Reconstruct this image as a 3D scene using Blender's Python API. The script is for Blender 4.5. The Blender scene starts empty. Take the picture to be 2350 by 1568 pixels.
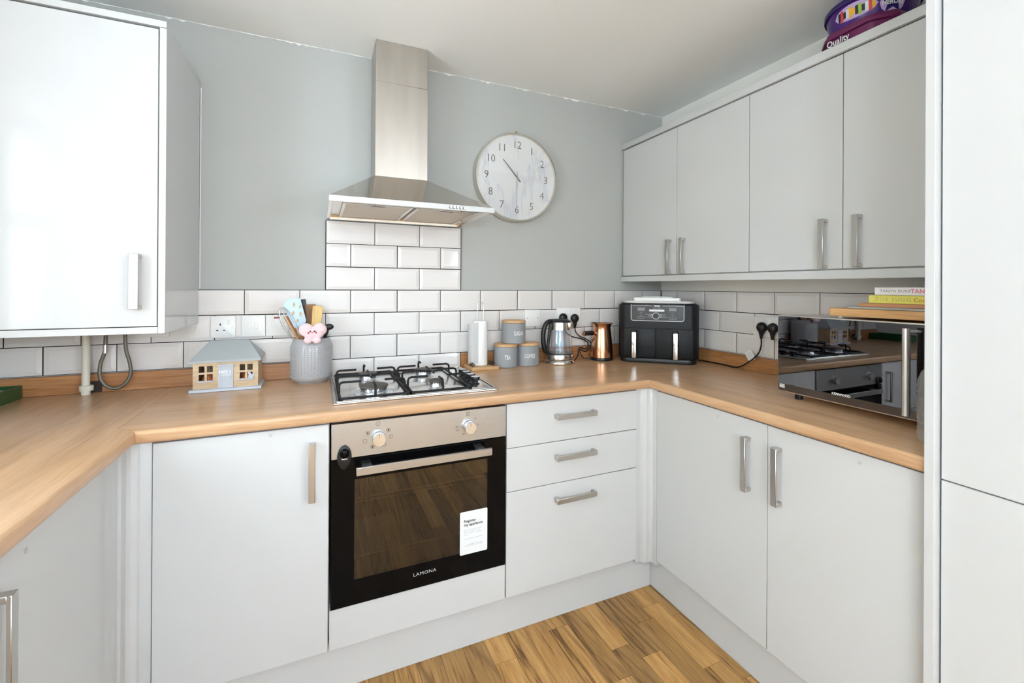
import bpy, bmesh, math, random
from mathutils import Vector, Matrix
random.seed(7)
S = bpy.context.scene
COL = S.collection
R = math.radians

# ------------------------------------------------------------------ camera, world, lights, exposure
cam_d = bpy.data.cameras.new('camera'); cam = bpy.data.objects.new('camera', cam_d); COL.objects.link(cam)
CX, CY, CZ = 0.7757, -2.1312, 1.3115
yaw, pitch, roll = -0.4205, 0.0015, 0.0053
fw = Vector((-math.sin(yaw)*math.cos(pitch), math.cos(yaw)*math.cos(pitch), math.sin(pitch)))
r0 = Vector((math.cos(yaw), math.sin(yaw), 0)); u0 = r0.cross(fw)
cr, sr = math.cos(roll), math.sin(roll)
rt = r0*cr + u0*sr; up = -r0*sr + u0*cr
M = Matrix.Identity(4)
for i in range(3):
    M[i][0], M[i][1], M[i][2], M[i][3] = rt[i], up[i], -fw[i], (CX, CY, CZ)[i]
cam.matrix_world = M
cam_d.sensor_fit = 'HORIZONTAL'; cam_d.sensor_width = 36.0
cam_d.lens = 36.0*1030.295/2350.0
cam_d.shift_x = (1175.0-1191.965)/2350.0
cam_d.shift_y = (657.642-784.0)/2350.0
cam_d.clip_start = 0.02
S.camera = cam

S.view_settings.view_transform = 'Standard'
S.view_settings.look = 'None'
S.view_settings.gamma = 1.0
S.view_settings.use_curve_mapping = False
S.view_settings.exposure = 0.92

SKY = 8.5
FILL_LEFT = 30.0  # glow strength of the globes added behind the camera
FILL_RIGHT = 24.0
world = bpy.data.worlds.new('overcast_sky'); S.world = world
world.use_nodes = True
bg = world.node_tree.nodes['Background']
bg.inputs['Color'].default_value = (0.74, 0.88, 1.0, 1)
bg.inputs['Strength'].default_value = SKY

def portal(name, loc, rot, sx, sy):
    l = bpy.data.lights.new(name, 'AREA'); l.shape = 'RECTANGLE'; l.size = sx; l.size_y = sy
    l.cycles.is_portal = True
    o = bpy.data.objects.new(name, l); COL.objects.link(o); o.location = loc; o.rotation_euler = rot
    return o
def lamp(name, loc, rot, sx, sy, power, col):
    l = bpy.data.lights.new(name, 'AREA'); l.shape = 'RECTANGLE'; l.size = sx; l.size_y = sy
    l.energy = power; l.color = col
    o = bpy.data.objects.new(name, l); COL.objects.link(o); o.location = loc; o.rotation_euler = rot
    return o
# window over the sink run, plus an unseen one added behind the camera as fill
WIN = dict(y0=-1.90, y1=-1.04, z0=1.06, z1=2.08)
portal('window_daylight', (-0.60, (WIN['y0']+WIN['y1'])/2, (WIN['z0']+WIN['z1'])/2), (0, R(-90), 0), WIN['z1']-WIN['z0'], WIN['y1']-WIN['y0'])
REAR = -4.3
GD = dict(y0=-4.15, y1=-3.35, z0=0.90, z1=2.10)
portal('fill_window_daylight', (-0.60, (GD['y0']+GD['y1'])/2, (GD['z0']+GD['z1'])/2), (0, R(-90), 0), GD['z1']-GD['z0'], GD['y1']-GD['y0'])

# ------------------------------------------------------------------ constants (metres, floor z = 0)
XR, XL = 2.670, -0.280
ZC = 2.3446
ZW = 0.9207            # worktop top
ZWB = 0.8840           # worktop underside
ZT = 1.295             # top of tile band
TP, TH = 0.2025, 0.1015
DB, DT = 0.163, 0.877  # base door bottom / top

# ------------------------------------------------------------------ materials
def rgb(r, g, b):
    f = lambda c: (c/255.0/12.92) if c/255.0 <= 0.04045 else ((c/255.0+0.055)/1.055)**2.4
    return (f(r), f(g), f(b), 1)
def newmat(name):
    m = bpy.data.materials.new(name); m.use_nodes = True
    return m, m.node_tree.nodes, m.node_tree.links, m.node_tree.nodes['Principled BSDF']
def pmat(name, col, rough=0.5, metal=0.0, coat=0.0, spec=0.5, bump=0.0, bscale=200.0, var=0.0, vscale=8.0, bstretch=(1,1,1), sheen=0.0, trans=0.0, ior=1.45):
    m, N, L, b = newmat(name)
    b.inputs['Base Color'].default_value = col
    b.inputs['Roughness'].default_value = rough
    b.inputs['Metallic'].default_value = metal
    b.inputs['Coat Weight'].default_value = coat
    b.inputs['Coat Roughness'].default_value = 0.06
    b.inputs['Specular IOR Level'].default_value = spec
    b.inputs['Sheen Weight'].default_value = sheen
    b.inputs['Transmission Weight'].default_value = trans
    b.inputs['IOR'].default_value = ior
    tc = N.new('ShaderNodeTexCoord')
    if var > 0:
        n = N.new('ShaderNodeTexNoise'); n.inputs['Scale'].default_value = vscale; n.inputs['Detail'].default_value = 4
        mp = N.new('ShaderNodeMapping'); mp.inputs['Scale'].default_value = bstretch
        L.new(tc.outputs['Object'], mp.inputs['Vector']); L.new(mp.outputs['Vector'], n.inputs['Vector'])
        mix = N.new('ShaderNodeMix'); mix.data_type = 'RGBA'
        mix.inputs['A'].default_value = [c*(1-var) for c in col[:3]]+[1]
        mix.inputs['B'].default_value = [min(1, c*(1+var)) for c in col[:3]]+[1]
        L.new(n.outputs['Fac'], mix.inputs['Factor']); L.new(mix.outputs['Result'], b.inputs['Base Color'])
    if bump > 0:
        n = N.new('ShaderNodeTexNoise'); n.inputs['Scale'].default_value = bscale; n.inputs['Detail'].default_value = 2
        mp = N.new('ShaderNodeMapping'); mp.inputs['Scale'].default_value = bstretch
        L.new(tc.outputs['Object'], mp.inputs['Vector']); L.new(mp.outputs['Vector'], n.inputs['Vector'])
        bp = N.new('ShaderNodeBump'); bp.inputs['Strength'].default_value = bump; bp.inputs['Distance'].default_value = 0.002
        L.new(n.outputs['Fac'], bp.inputs['Height']); L.new(bp.outputs['Normal'], b.inputs['Normal'])
    return m
def wood(name, dark, mid, light, axis='X', fine=1.0, rough=0.35, coat=0.0, pos=(0.32, 0.5, 0.68), attr=False, contrast=1.0):
    """straight grained wood, grain running along the axis"""
    m, N, L, b = newmat(name)
    tc = N.new('ShaderNodeTexCoord')
    mp = N.new('ShaderNodeMapping')
    long, cross = 1.6*fine, 26.0*fine
    mp.inputs['Scale'].default_value = {'X': (long, cross, cross), 'Y': (cross, long, cross), 'Z': (cross, cross, long)}[axis]
    L.new(tc.outputs['Object'], mp.inputs['Vector'])
    vec = mp.outputs['Vector']
    if attr:
        at = N.new('ShaderNodeAttribute'); at.attribute_name = 'seed'
        ad = N.new('ShaderNodeVectorMath'); ad.operation = 'ADD'
        sc = N.new('ShaderNodeVectorMath'); sc.operation = 'SCALE'; sc.inputs['Scale'].default_value = 1.0
        L.new(at.outputs['Vector'], sc.inputs[0]); L.new(vec, ad.inputs[0]); L.new(sc.outputs[0], ad.inputs[1]); vec = ad.outputs[0]
    n1 = N.new('ShaderNodeTexNoise'); n1.inputs['Scale'].default_value = 1.0; n1.inputs['Detail'].default_value = 6; n1.inputs['Roughness'].default_value = 0.62; n1.inputs['Distortion'].default_value = 0.6
    L.new(vec, n1.inputs['Vector'])
    n2 = N.new('ShaderNodeTexNoise'); n2.inputs['Scale'].default_value = 6.5; n2.inputs['Detail'].default_value = 3
    L.new(vec, n2.inputs['Vector'])
    n3 = N.new('ShaderNodeTexNoise'); n3.inputs['Scale'].default_value = 0.16; n3.inputs['Detail'].default_value = 2; n3.inputs['Distortion'].default_value = 1.2
    L.new(vec, n3.inputs['Vector'])
    w = N.new('ShaderNodeMath'); w.operation = 'MULTIPLY_ADD'; w.inputs[1].default_value = 0.42*contrast
    L.new(n2.outputs['Fac'], w.inputs[0])
    w2 = N.new('ShaderNodeMath'); w2.operation = 'MULTIPLY_ADD'; w2.inputs[1].default_value = 0.62*contrast; w2.inputs[2].default_value = 0.5-0.52*contrast
    L.new(n1.outputs['Fac'], w2.inputs[0]); L.new(w2.outputs[0], w.inputs[2])
    ramp = N.new('ShaderNodeValToRGB'); e = ramp.color_ramp.elements
    e[0].position = pos[0]; e[0].color = dark; e[1].position = pos[2]; e[1].color = light
    k = e.new(pos[1]); k.color = mid
    L.new(w.outputs[0], ramp.inputs['Fac'])
    mix = N.new('ShaderNodeMix'); mix.data_type = 'RGBA'; mix.blend_type = 'MULTIPLY'
    rp2 = N.new('ShaderNodeValToRGB'); e2 = rp2.color_ramp.elements
    e2[0].position = 0.3; e2[0].color = (0.82, 0.80, 0.78, 1); e2[1].position = 0.7; e2[1].color = (1.1, 1.09, 1.07, 1)
    L.new(n3.outputs['Fac'], rp2.inputs['Fac'])
    mix.inputs['Factor'].default_value = 1.0
    L.new(ramp.outputs['Color'], mix.inputs['A']); L.new(rp2.outputs['Color'], mix.inputs['B'])
    out = mix.outputs['Result']
    if attr:
        # cathedral rings on some boards and a tone for each board
        wv = N.new('ShaderNodeTexWave'); wv.wave_type = 'RINGS'; wv.rings_direction = 'SPHERICAL'
        wv.inputs['Scale'].default_value = 1.6; wv.inputs['Distortion'].default_value = 7.0; wv.inputs['Detail'].default_value = 3; wv.inputs['Detail Scale'].default_value = 0.8
        mp3 = N.new('ShaderNodeMapping'); mp3.inputs['Scale'].default_value = (9, 1.1, 1); L.new(tc.outputs['Object'], mp3.inputs['Vector'])
        ad3 = N.new('ShaderNodeVectorMath'); ad3.operation = 'ADD'; L.new(mp3.outputs['Vector'], ad3.inputs[0]); L.new(at.outputs['Vector'], ad3.inputs[1])
        L.new(ad3.outputs[0], wv.inputs['Vector'])
        r3 = N.new('ShaderNodeValToRGB'); q = r3.color_ramp.elements; q[0].position = 0.0; q[0].color = (0.5, 0.46, 0.42, 1); q[1].position = 0.35; q[1].color = (1, 1, 1, 1)
        L.new(wv.outputs['Fac'], r3.inputs['Fac'])
        rn = N.new('ShaderNodeAttribute'); rn.attribute_name = 'ring'
        mr = N.new('ShaderNodeMix'); mr.data_type = 'RGBA'; mr.blend_type = 'MULTIPLY'
        L.new(rn.outputs['Fac'], mr.inputs['Factor']); L.new(out, mr.inputs['A']); L.new(r3.outputs['Color'], mr.inputs['B'])
        tn = N.new('ShaderNodeAttribute'); tn.attribute_name = 'tone'
        hs = N.new('ShaderNodeHueSaturation'); L.new(tn.outputs['Fac'], hs.inputs['Value']); L.new(mr.outputs['Result'], hs.inputs['Color'])
        out = hs.outputs['Color']
    L.new(out, b.inputs['Base Color'])
    b.inputs['Roughness'].default_value = rough
    b.inputs['Coat Weight'].default_value = coat; b.inputs['Coat Roughness'].default_value = 0.12
    bp = N.new('ShaderNodeBump'); bp.inputs['Strength'].default_value = 0.05; bp.inputs['Distance'].default_value = 0.001
    L.new(n2.outputs['Fac'], bp.inputs['Height']); L.new(bp.outputs['Normal'], b.inputs['Normal'])
    return m
def glassy(name, tint=(1, 1, 1, 1), refl=0.06, rough=0.0, fres=True, film=False):
    """pane: lets light through, mirrors by angle"""
    m = bpy.data.materials.new(name); m.use_nodes = True
    N, L = m.node_tree.nodes, m.node_tree.links; N.clear()
    o = N.new('ShaderNodeOutputMaterial'); mx = N.new('ShaderNodeMixShader')
    t = N.new('ShaderNodeBsdfTransparent'); t.inputs['Color'].default_value = tint
    g = N.new('ShaderNodeBsdfGlossy'); g.inputs['Roughness'].default_value = rough; g.inputs['Color'].default_value = (1, 1, 1, 1)
    if film:
        lw = N.new('ShaderNodeLayerWeight'); lw.inputs['Blend'].default_value = 0.5
        rp = N.new('ShaderNodeValToRGB'); e = rp.color_ramp.elements
        e[0].position = 0.0; e[0].color = (0.55, 0.8, 1, 1); e[1].position = 1; e[1].color = (1, 0.8, 0.9, 1)
        for p_, c_ in ((0.15, (1, 0.8, 0.95, 1)), (0.35, (0.7, 0.95, 1, 1)), (0.6, (1, 0.95, 0.75, 1))):
            k = e.new(p_); k.color = c_
        L.new(lw.outputs['Facing'], rp.inputs['Fac']); L.new(rp.outputs['Color'], g.inputs['Color'])
    lf = N.new('ShaderNodeLayerWeight'); lf.inputs['Blend'].default_value = 0.5
    pw = N.new('ShaderNodeMath'); pw.operation = 'POWER'; pw.inputs[1].default_value = 4.5
    L.new(lf.outputs['Facing'], pw.inputs[0])
    ma = N.new('ShaderNodeMath'); ma.operation = 'MULTIPLY_ADD'; ma.use_clamp = True; ma.inputs[1].default_value = 0.75; ma.inputs[2].default_value = refl
    L.new(pw.outputs[0], ma.inputs[0]); L.new(ma.outputs[0], mx.inputs['Fac'])
    L.new(t.outputs[0], mx.inputs[1]); L.new(g.outputs[0], mx.inputs[2]); L.new(mx.outputs[0], o.inputs['Surface'])
    return m

MT = {}
MT['gloss_white'] = pmat('gloss_white_lacquer', rgb(206, 206, 205), 0.11, spec=0.32, bump=0.012, bscale=55)
MT['matt_white'] = pmat('white_carcass', rgb(232, 231, 226), 0.4)
MT['wall_grey'] = pmat('grey_wall_paint', rgb(185, 186, 182), 0.8, spec=0.25, bump=0.05, bscale=120, var=0.02, vscale=3)
MT['wall_white'] = pmat('cream_wall_paint', rgb(238, 235, 228), 0.85, spec=0.2, bump=0.05, bscale=120, var=0.015, vscale=3)
MT['ceiling'] = pmat('ceiling_paint', rgb(246, 245, 241), 0.9, spec=0.15, bump=0.06, bscale=60, var=0.012, vscale=2)
MT['grout'] = pmat('dark_grout', rgb(44, 41, 40), 0.9, var=0.15, vscale=40)
MT['tile'] = pmat('white_glazed_tile', rgb(230, 225, 221), 0.08, coat=0.2, bump=0.01, bscale=30)
W_D, W_M, W_L = rgb(176, 134, 98), rgb(207, 166, 126), rgb(220, 184, 148)
MT['worktop_x'] = wood('oak_laminate_along_x', W_D, W_M, W_L, 'X', 1.0, 0.28, coat=0.15, contrast=0.8)
MT['worktop_y'] = wood('oak_laminate_along_y', W_D, W_M, W_L, 'Y', 1.0, 0.28, coat=0.15, contrast=0.8)
U_D, U_M, U_L = rgb(150, 100, 60), rgb(182, 128, 82), rgb(198, 148, 102)
MT['upstand_x'] = wood('oak_upstand_x', U_D, U_M, U_L, 'X', 1.2, 0.35)
MT['upstand_y'] = wood('oak_upstand_y', U_D, U_M, U_L, 'Y', 1.2, 0.35)
MT['plank'] = wood('oak_floor_strip', rgb(90, 60, 30), rgb(176, 130, 72), rgb(202, 158, 98), 'Y', 0.9, 0.42, pos=(0.29, 0.43, 0.68), attr=True, contrast=1.35)
MT['steel'] = pmat('brushed_steel', (0.49, 0.495, 0.50, 1), 0.34, metal=1.0, bump=0.02, bscale=12, bstretch=(2, 60, 60), var=0.05, vscale=6)
MT['steel_v'] = pmat('brushed_steel_chimney', (0.53, 0.495, 0.45, 1), 0.36, metal=1.0, var=0.16, vscale=3, bstretch=(7, 7, 0.9))
MT['steel_mirror'] = pmat('polished_steel', (0.62, 0.58, 0.53, 1), 0.12, metal=1.0, var=0.05, vscale=8)
MT['steel_hob'] = pmat('hob_steel', (0.66, 0.645, 0.62, 1), 0.2, metal=1.0, var=0.04, vscale=10)
MT['filter'] = pmat('grease_filter_mesh', (0.60, 0.52, 0.42, 1), 0.45, metal=0.85, bump=0.4, bscale=420)
MT['band_steel'] = pmat('hood_band_steel', (0.42, 0.41, 0.395, 1), 0.42, metal=1.0, var=0.06, vscale=8)
MT['nickel'] = pmat('brushed_nickel', (0.56, 0.54, 0.51, 1), 0.3, metal=1.0)
MT['chrome'] = pmat('chrome', (0.82, 0.82, 0.82, 1), 0.1, metal=1.0)
MT['alu'] = pmat('spun_aluminium', (0.74, 0.77, 0.81, 1), 0.26, metal=1.0)
MT['black'] = pmat('black_plastic', rgb(24, 24, 26), 0.35, bump=0.03, bscale=300)
MT['black_gloss'] = pmat('black_gloss', rgb(8, 8, 9), 0.07, spec=0.14)
MT['black_enamel'] = pmat('black_enamel', rgb(22, 22, 24), 0.5, spec=0.35)
MT['cap'] = pmat('burner_cap', rgb(82, 76, 70), 0.55, var=0.15, vscale=60)
MT['charcoal'] = pmat('charcoal_satin', rgb(24, 25, 27), 0.42, spec=0.28, bump=0.02, bscale=200)
MT['panel_grey'] = pmat('panel_grey', rgb(52, 52, 54), 0.3)
MT['white_plastic'] = pmat('white_plastic', rgb(240, 239, 236), 0.3)
MT['white_ceramic'] = pmat('white_ceramic', rgb(244, 243, 240), 0.12, coat=0.3)
MT['paper'] = pmat('kitchen_paper', rgb(246, 245, 243), 0.95, spec=0.1, bump=0.15, bscale=160)
MT['print_white'] = pmat('white_print', rgb(240, 240, 238), 0.5)
MT['print_dark'] = pmat('dark_print', rgb(70, 66, 62), 0.5)
MT['print_grey'] = pmat('grey_print', rgb(140, 140, 140), 0.5)
MT['print_pale'] = pmat('pale_print', rgb(190, 190, 190), 0.5)
MT['red'] = pmat('red_lens', rgb(140, 30, 36), 0.2)
MT['slot'] = pmat('socket_slot', rgb(60, 56, 54), 0.6)
MT['tin'] = pmat('grey_tin', rgb(152, 155, 158), 0.5, var=0.02)
MT['bamboo'] = wood('bamboo_lid', rgb(190, 145, 95), rgb(214, 172, 122), rgb(226, 188, 140), 'X', 3.0, 0.4)
MT['house_wood'] = wood('pale_house_wood', rgb(184, 156, 120), rgb(208, 182, 148), rgb(222, 200, 168), 'X', 3.0, 0.55)
MT['house_grey'] = pmat('grey_house_paint', rgb(172, 177, 178), 0.5, var=0.02)
MT['house_pale'] = pmat('pale_grey_house_paint', rgb(190, 195, 204), 0.5)
MT['egg'] = pmat('brown_eggshell', rgb(190, 110, 72), 0.55, var=0.06, vscale=60)
MT['crock'] = pmat('grey_stoneware', rgb(168, 166, 166), 0.28, coat=0.2)
MT['pink'] = pmat('pink_plush', rgb(243, 206, 208), 0.95, sheen=0.6, bump=0.3, bscale=600)
MT['blush'] = pmat('red_felt', rgb(206, 88, 96), 0.9)
MT['thread'] = pmat('dark_thread', rgb(56, 40, 44), 0.7)
MT['blue_silicone'] = pmat('pale_blue_silicone', rgb(196, 218, 232), 0.45)
MT['ginger'] = pmat('gingerbread_print', rgb(200, 165, 120), 0.5)
MT['wood_spoon'] = wood('beech_spoon', rgb(170, 112, 60), rgb(202, 146, 90), rgb(216, 166, 112), 'Z', 2.0, 0.5)
MT['wood_dark'] = wood('worn_wood_spatula', rgb(120, 78, 40), rgb(160, 110, 64), rgb(176, 128, 80), 'Z', 2.0, 0.5)
MT['wood_light'] = wood('light_wood_spatula', rgb(206, 166, 96), rgb(226, 192, 126), rgb(236, 206, 148), 'Z', 2.0, 0.5)
MT['wire'] = pmat('thin_steel_wire', (0.72, 0.72, 0.72, 1), 0.2, metal=1.0)
MT['copper'] = pmat('copper', (0.86, 0.46, 0.28, 1), 0.18, metal=1.0, var=0.04, vscale=10)
MT['kettle_steel'] = pmat('kettle_steel', (0.70, 0.67, 0.63, 1), 0.2, metal=1.0)
MT['glass'] = glassy('clear_glass', (0.97, 0.98, 0.98, 1), 0.07)
MT['kettle_glass'] = glassy('kettle_glass_with_film', (0.93, 0.95, 0.97, 1), 0.14, 0.05, film=True)
MT['window_glass'] = glassy('window_pane', (0.98, 0.99, 0.99, 1), 0.05)
MT['oven_glass'] = glassy('oven_glass', (0.42, 0.34, 0.26, 1), 0.07)
MT['clock_glass'] = glassy('clock_glass', (0.98, 0.98, 0.98, 1), 0.045)
MT['bottle'] = glassy('clear_bottle_plastic', (0.94, 0.95, 0.95, 1), 0.06, 0.08)
def haze_into(m, col, amt):
    # a little milky scatter from the thin plastic
    N, L = m.node_tree.nodes, m.node_tree.links
    o = [n for n in N if n.type == 'OUTPUT_MATERIAL'][0]; src = o.inputs['Surface'].links[0].from_socket
    d_ = N.new('ShaderNodeBsdfTranslucent'); d2 = N.new('ShaderNodeBsdfDiffuse'); d_.inputs['Color'].default_value = col; d2.inputs['Color'].default_value = col
    a_ = N.new('ShaderNodeMixShader'); a_.inputs['Fac'].default_value = 0.5; L.new(d_.outputs[0], a_.inputs[1]); L.new(d2.outputs[0], a_.inputs[2])
    b_ = N.new('ShaderNodeMixShader'); b_.inputs['Fac'].default_value = amt; L.new(src, b_.inputs[1]); L.new(a_.outputs[0], b_.inputs[2]); L.new(b_.outputs[0], o.inputs['Surface'])
haze_into(MT['bottle'], (0.85, 0.87, 0.87, 1), 0.22)
haze_into(MT['kettle_glass'], (0.92, 0.92, 0.95, 1), 0.10)
MT['mw_glass'] = pmat('black_mirror_glass', (0.16, 0.16, 0.17, 1), 0.012, metal=1.0)
MT['mw_steel'] = pmat('microwave_silver', (0.75, 0.74, 0.73, 1), 0.25, metal=1.0)
MT['cavity'] = pmat('oven_enamel', rgb(58, 46, 36), 0.45, var=0.2, vscale=8)
MT['brass'] = pmat('warm_rack_wire', rgb(176, 150, 92), 0.35, metal=0.8)
MT['sticker'] = pmat('white_sticker', rgb(232, 233, 233), 0.45)
MT['board'] = wood('chopping_board', rgb(190, 140, 88), rgb(212, 164, 108), rgb(222, 178, 124), 'Y', 1.4, 0.5)
MT['tray_grey'] = pmat('grey_tray', rgb(170, 168, 160), 0.4)
MT['tan_cover'] = pmat('tan_cover', rgb(196, 140, 100), 0.5)
MT['yellow'] = pmat('yellow_book_cover', rgb(228, 218, 108), 0.4)
MT['white_cover'] = pmat('white_book_cover', rgb(238, 234, 232), 0.4)
MT['page'] = pmat('book_pages', rgb(226, 218, 200), 0.9, bump=0.2, bscale=60, bstretch=(1, 1, 60))
MT['pink_print'] = pmat('pink_print', rgb(226, 128, 150), 0.5)
MT['olive_print'] = pmat('olive_print', rgb(190, 178, 96), 0.5)
MT['orange_print'] = pmat('orange_print', rgb(206, 138, 52), 0.5)
MT['hot_pink'] = pmat('pink_bottle_cap', rgb(240, 90, 150), 0.35)
MT['purple'] = pmat('purple_tub', rgb(70, 30, 116), 0.25, var=0.1, vscale=10)
MT['navy'] = pmat('dark_blue_lid', rgb(44, 26, 92), 0.25)
MT['plum'] = pmat('plum_tub', rgb(112, 38, 84), 0.25, var=0.06, vscale=10)
MT['lilac'] = pmat('lilac_print', rgb(196, 168, 214), 0.4)
MT['green'] = pmat('dark_green_plastic', rgb(32, 84, 42), 0.4)
MT['cream'] = pmat('cream_pipe', rgb(226, 221, 206), 0.4)
MT['hose'] = pmat('braided_hose', (0.20, 0.19, 0.16, 1), 0.4, metal=0.7, bump=0.6, bscale=500)
MT['hole'] = pmat('dark_hole', rgb(60, 52, 46), 0.9)
MT['upvc'] = pmat('white_upvc', rgb(240, 240, 238), 0.3)
MT['beige_brick'] = pmat('beige_render', rgb(226, 208, 184), 0.9, var=0.06, vscale=4)
MT['silver_rim'] = pmat('champagne_rim', (0.72, 0.68, 0.60, 1), 0.25, metal=1.0)
MT['numeral'] = pmat('grey_numeral', rgb(128, 126, 122), 0.5)
MT['chip_y'] = pmat('yellow_wrapper', rgb(238, 180, 50), 0.4)
MT['chip_r'] = pmat('red_wrapper', rgb(206, 66, 60), 0.4)
MT['chip_w'] = pmat('white_wrapper', rgb(226, 222, 226), 0.4)
MT['chip_k'] = pmat('dark_wrapper', rgb(38, 28, 44), 0.4)
MT['chip_g'] = pmat('green_wrapper', rgb(150, 190, 60), 0.4)
MT['tag'] = pmat('paper_tag', rgb(236, 236, 236), 0.7)
def marble():
    m, N, L, b = newmat('white_marble_face')
    tc = N.new('ShaderNodeTexCoord')
    n = N.new('ShaderNodeTexNoise'); n.inputs['Scale'].default_value = 3.2; n.inputs['Detail'].default_value = 6; n.inputs['Distortion'].default_value = 0.9
    mp = N.new('ShaderNodeMapping'); mp.inputs['Rotation'].default_value = (0, R(28), 0); mp.inputs['Scale'].default_value = (3.4, 1, 0.9)
    L.new(tc.outputs['Object'], mp.inputs['Vector']); L.new(mp.outputs['Vector'], n.inputs['Vector'])
    rp = N.new('ShaderNodeValToRGB'); e = rp.color_ramp.elements
    e[0].position = 0.525; e[0].color = rgb(236, 236, 235); e[1].position = 0.585; e[1].color = rgb(236, 236, 235)
    k = e.new(0.55); k.color = rgb(218, 220, 226)
    L.new(n.outputs['Fac'], rp.inputs['Fac']); L.new(rp.outputs['Color'], b.inputs['Base Color'])
    b.inputs['Roughness'].default_value = 0.4
    return m
MT['marble'] = marble()

# ------------------------------------------------------------------ mesh helpers
WM = {}   # world matrices of built objects
class MB:
    def __init__(s): s.bm = bmesh.new()
    def box(s, x0, x1, y0, y1, z0, z1, bev=0.0, seg=2, M=None):
        b = bmesh.new()
        vs = [b.verts.new((x, y, z)) for x in (x0, x1) for y in (y0, y1) for z in (z0, z1)]
        for f in ((0,1,3,2),(4,6,7,5),(0,4,5,1),(2,3,7,6),(0,2,6,4),(1,5,7,3)): b.faces.new([vs[i] for i in f])
        bmesh.ops.recalc_face_normals(b, faces=b.faces)
        if bev > 0: bmesh.ops.bevel(b, geom=list(b.edges), offset=bev, segments=seg, affect='EDGES', profile=0.5)
        s.merge(b, M); return s
    def merge(s, b, M=None):
        if M is not None: b.transform(M)
        me = bpy.data.meshes.new('tmp'); b.to_mesh(me); b.free(); s.bm.from_mesh(me); bpy.data.meshes.remove(me)
    def prism(s, poly, a0, a1, plane='XY', bev=0.0, seg=2, M=None, bsel=None):
        """extrude a 2D outline; plane XY -> z, XZ -> y, YZ -> x"""
        b = bmesh.new()
        def P(p, a): return {'XY': (p[0], p[1], a), 'XZ': (p[0], a, p[1]), 'YZ': (a, p[0], p[1])}[plane]
        lo = [b.verts.new(P(p, a0)) for p in poly]; hi = [b.verts.new(P(p, a1)) for p in poly]
        n = len(poly)
        b.faces.new(lo); b.faces.new(hi)
        for i in range(n): b.faces.new((lo[i], lo[(i+1) % n], hi[(i+1) % n], hi[i]))
        bmesh.ops.recalc_face_normals(b, faces=b.faces)
        if bev > 0:
            es = list(b.edges) if bsel is None else [e for e in b.edges if bsel(e.verts[0].co, e.verts[1].co)]
            bmesh.ops.bevel(b, geom=es, offset=bev, segments=seg, affect='EDGES', profile=0.5)
        s.merge(b, M); return s
    def lathe(s, prof, c=(0, 0, 0), n=32, M=None, sx=1.0, sy=1.0):
        b = bmesh.new(); rings = []
        for r, z in prof:
            if r < 1e-6: rings.append([b.verts.new((c[0], c[1], c[2]+z))])
            else: rings.append([b.verts.new((c[0]+r*sx*math.cos(2*math.pi*i/n), c[1]+r*sy*math.sin(2*math.pi*i/n), c[2]+z)) for i in range(n)])
        for a, d in zip(rings, rings[1:]):
            for i in range(n):
                j = (i+1) % n
                if len(a) == 1 and len(d) == 1: continue
                if len(a) == 1: b.faces.new((a[0], d[i], d[j]))
                elif len(d) == 1: b.faces.new((a[i], a[j], d[0]))
                else: b.faces.new((a[i], a[j], d[j], d[i]))
        bmesh.ops.recalc_face_normals(b, faces=b.faces)
        s.merge(b, M); return s
    def tube(s, pts, r, n=8, closed=False, M=None, caps=True):
        pts = [Vector(p) for p in pts]; b = bmesh.new(); rings = []
        m = len(pts); rr = r if isinstance(r, (list, tuple)) else [r]*m
        prev = None
        for i, p in enumerate(pts):
            if closed: t = pts[(i+1) % m]-pts[i-1]
            else: t = pts[min(i+1, m-1)]-pts[max(i-1, 0)]
            t.normalize()
            if prev is None:
                a = Vector((0, 0, 1)) if abs(t.z) < 0.9 else Vector((1, 0, 0))
                u = t.cross(a).normalized()
            else:
                u = (prev-t*prev.dot(t)).normalized()
            v = t.cross(u); prev = u
            rings.append([b.verts.new(p+(u*math.cos(2*math.pi*k/n)+v*math.sin(2*math.pi*k/n))*rr[i]) for k in range(n)])
        for i in range(m if closed else m-1):
            a, d = rings[i], rings[(i+1) % m]
            for k in range(n):
                j = (k+1) % n; b.faces.new((a[k], a[j], d[j], d[k]))
        if caps and not closed: b.faces.new(rings[0]); b.faces.new(rings[-1])
        bmesh.ops.recalc_face_normals(b, faces=b.faces)
        s.merge(b, M); return s
    def ball(s, c, rx, ry=None, rz=None, n=16, M=None):
        ry = ry or rx; rz = rz or rx
        b = bmesh.new(); bmesh.ops.create_uvsphere(b, u_segments=n, v_segments=max(6, n*2//3), radius=1.0)
        b.transform(Matrix.Translation(c) @ Matrix.Diagonal((rx, ry, rz, 1)))
        s.merge(b, M); return s
    def poly(s, pts, M=None):
        b = bmesh.new(); b.faces.new([b.verts.new(p) for p in pts]); s.merge(b, M); return s
    def build(s, name, mat, parent=None, smooth=True, local=False, angle=38):
        me = bpy.data.meshes.new(name)
        if parent is not None and not local: s.bm.transform(WM[parent.name].inverted())
        s.bm.to_mesh(me); s.bm.free()
        me.materials.append(MT[mat] if isinstance(mat, str) else mat)
        if smooth:
            for p in me.polygons: p.use_smooth = True
            me.set_sharp_from_angle(angle=R(angle))
        return link(name, me, parent)
def link(name, me, parent=None, loc=None):
    o = bpy.data.objects.new(name, me); COL.objects.link(o)
    if parent is not None: o.parent = parent
    base = WM[parent.name] if parent is not None else Matrix.Identity(4)
    if loc is not None: o.location = loc; base = base @ Matrix.Translation(loc)
    WM[o.name] = base.copy()
    return o
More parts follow.
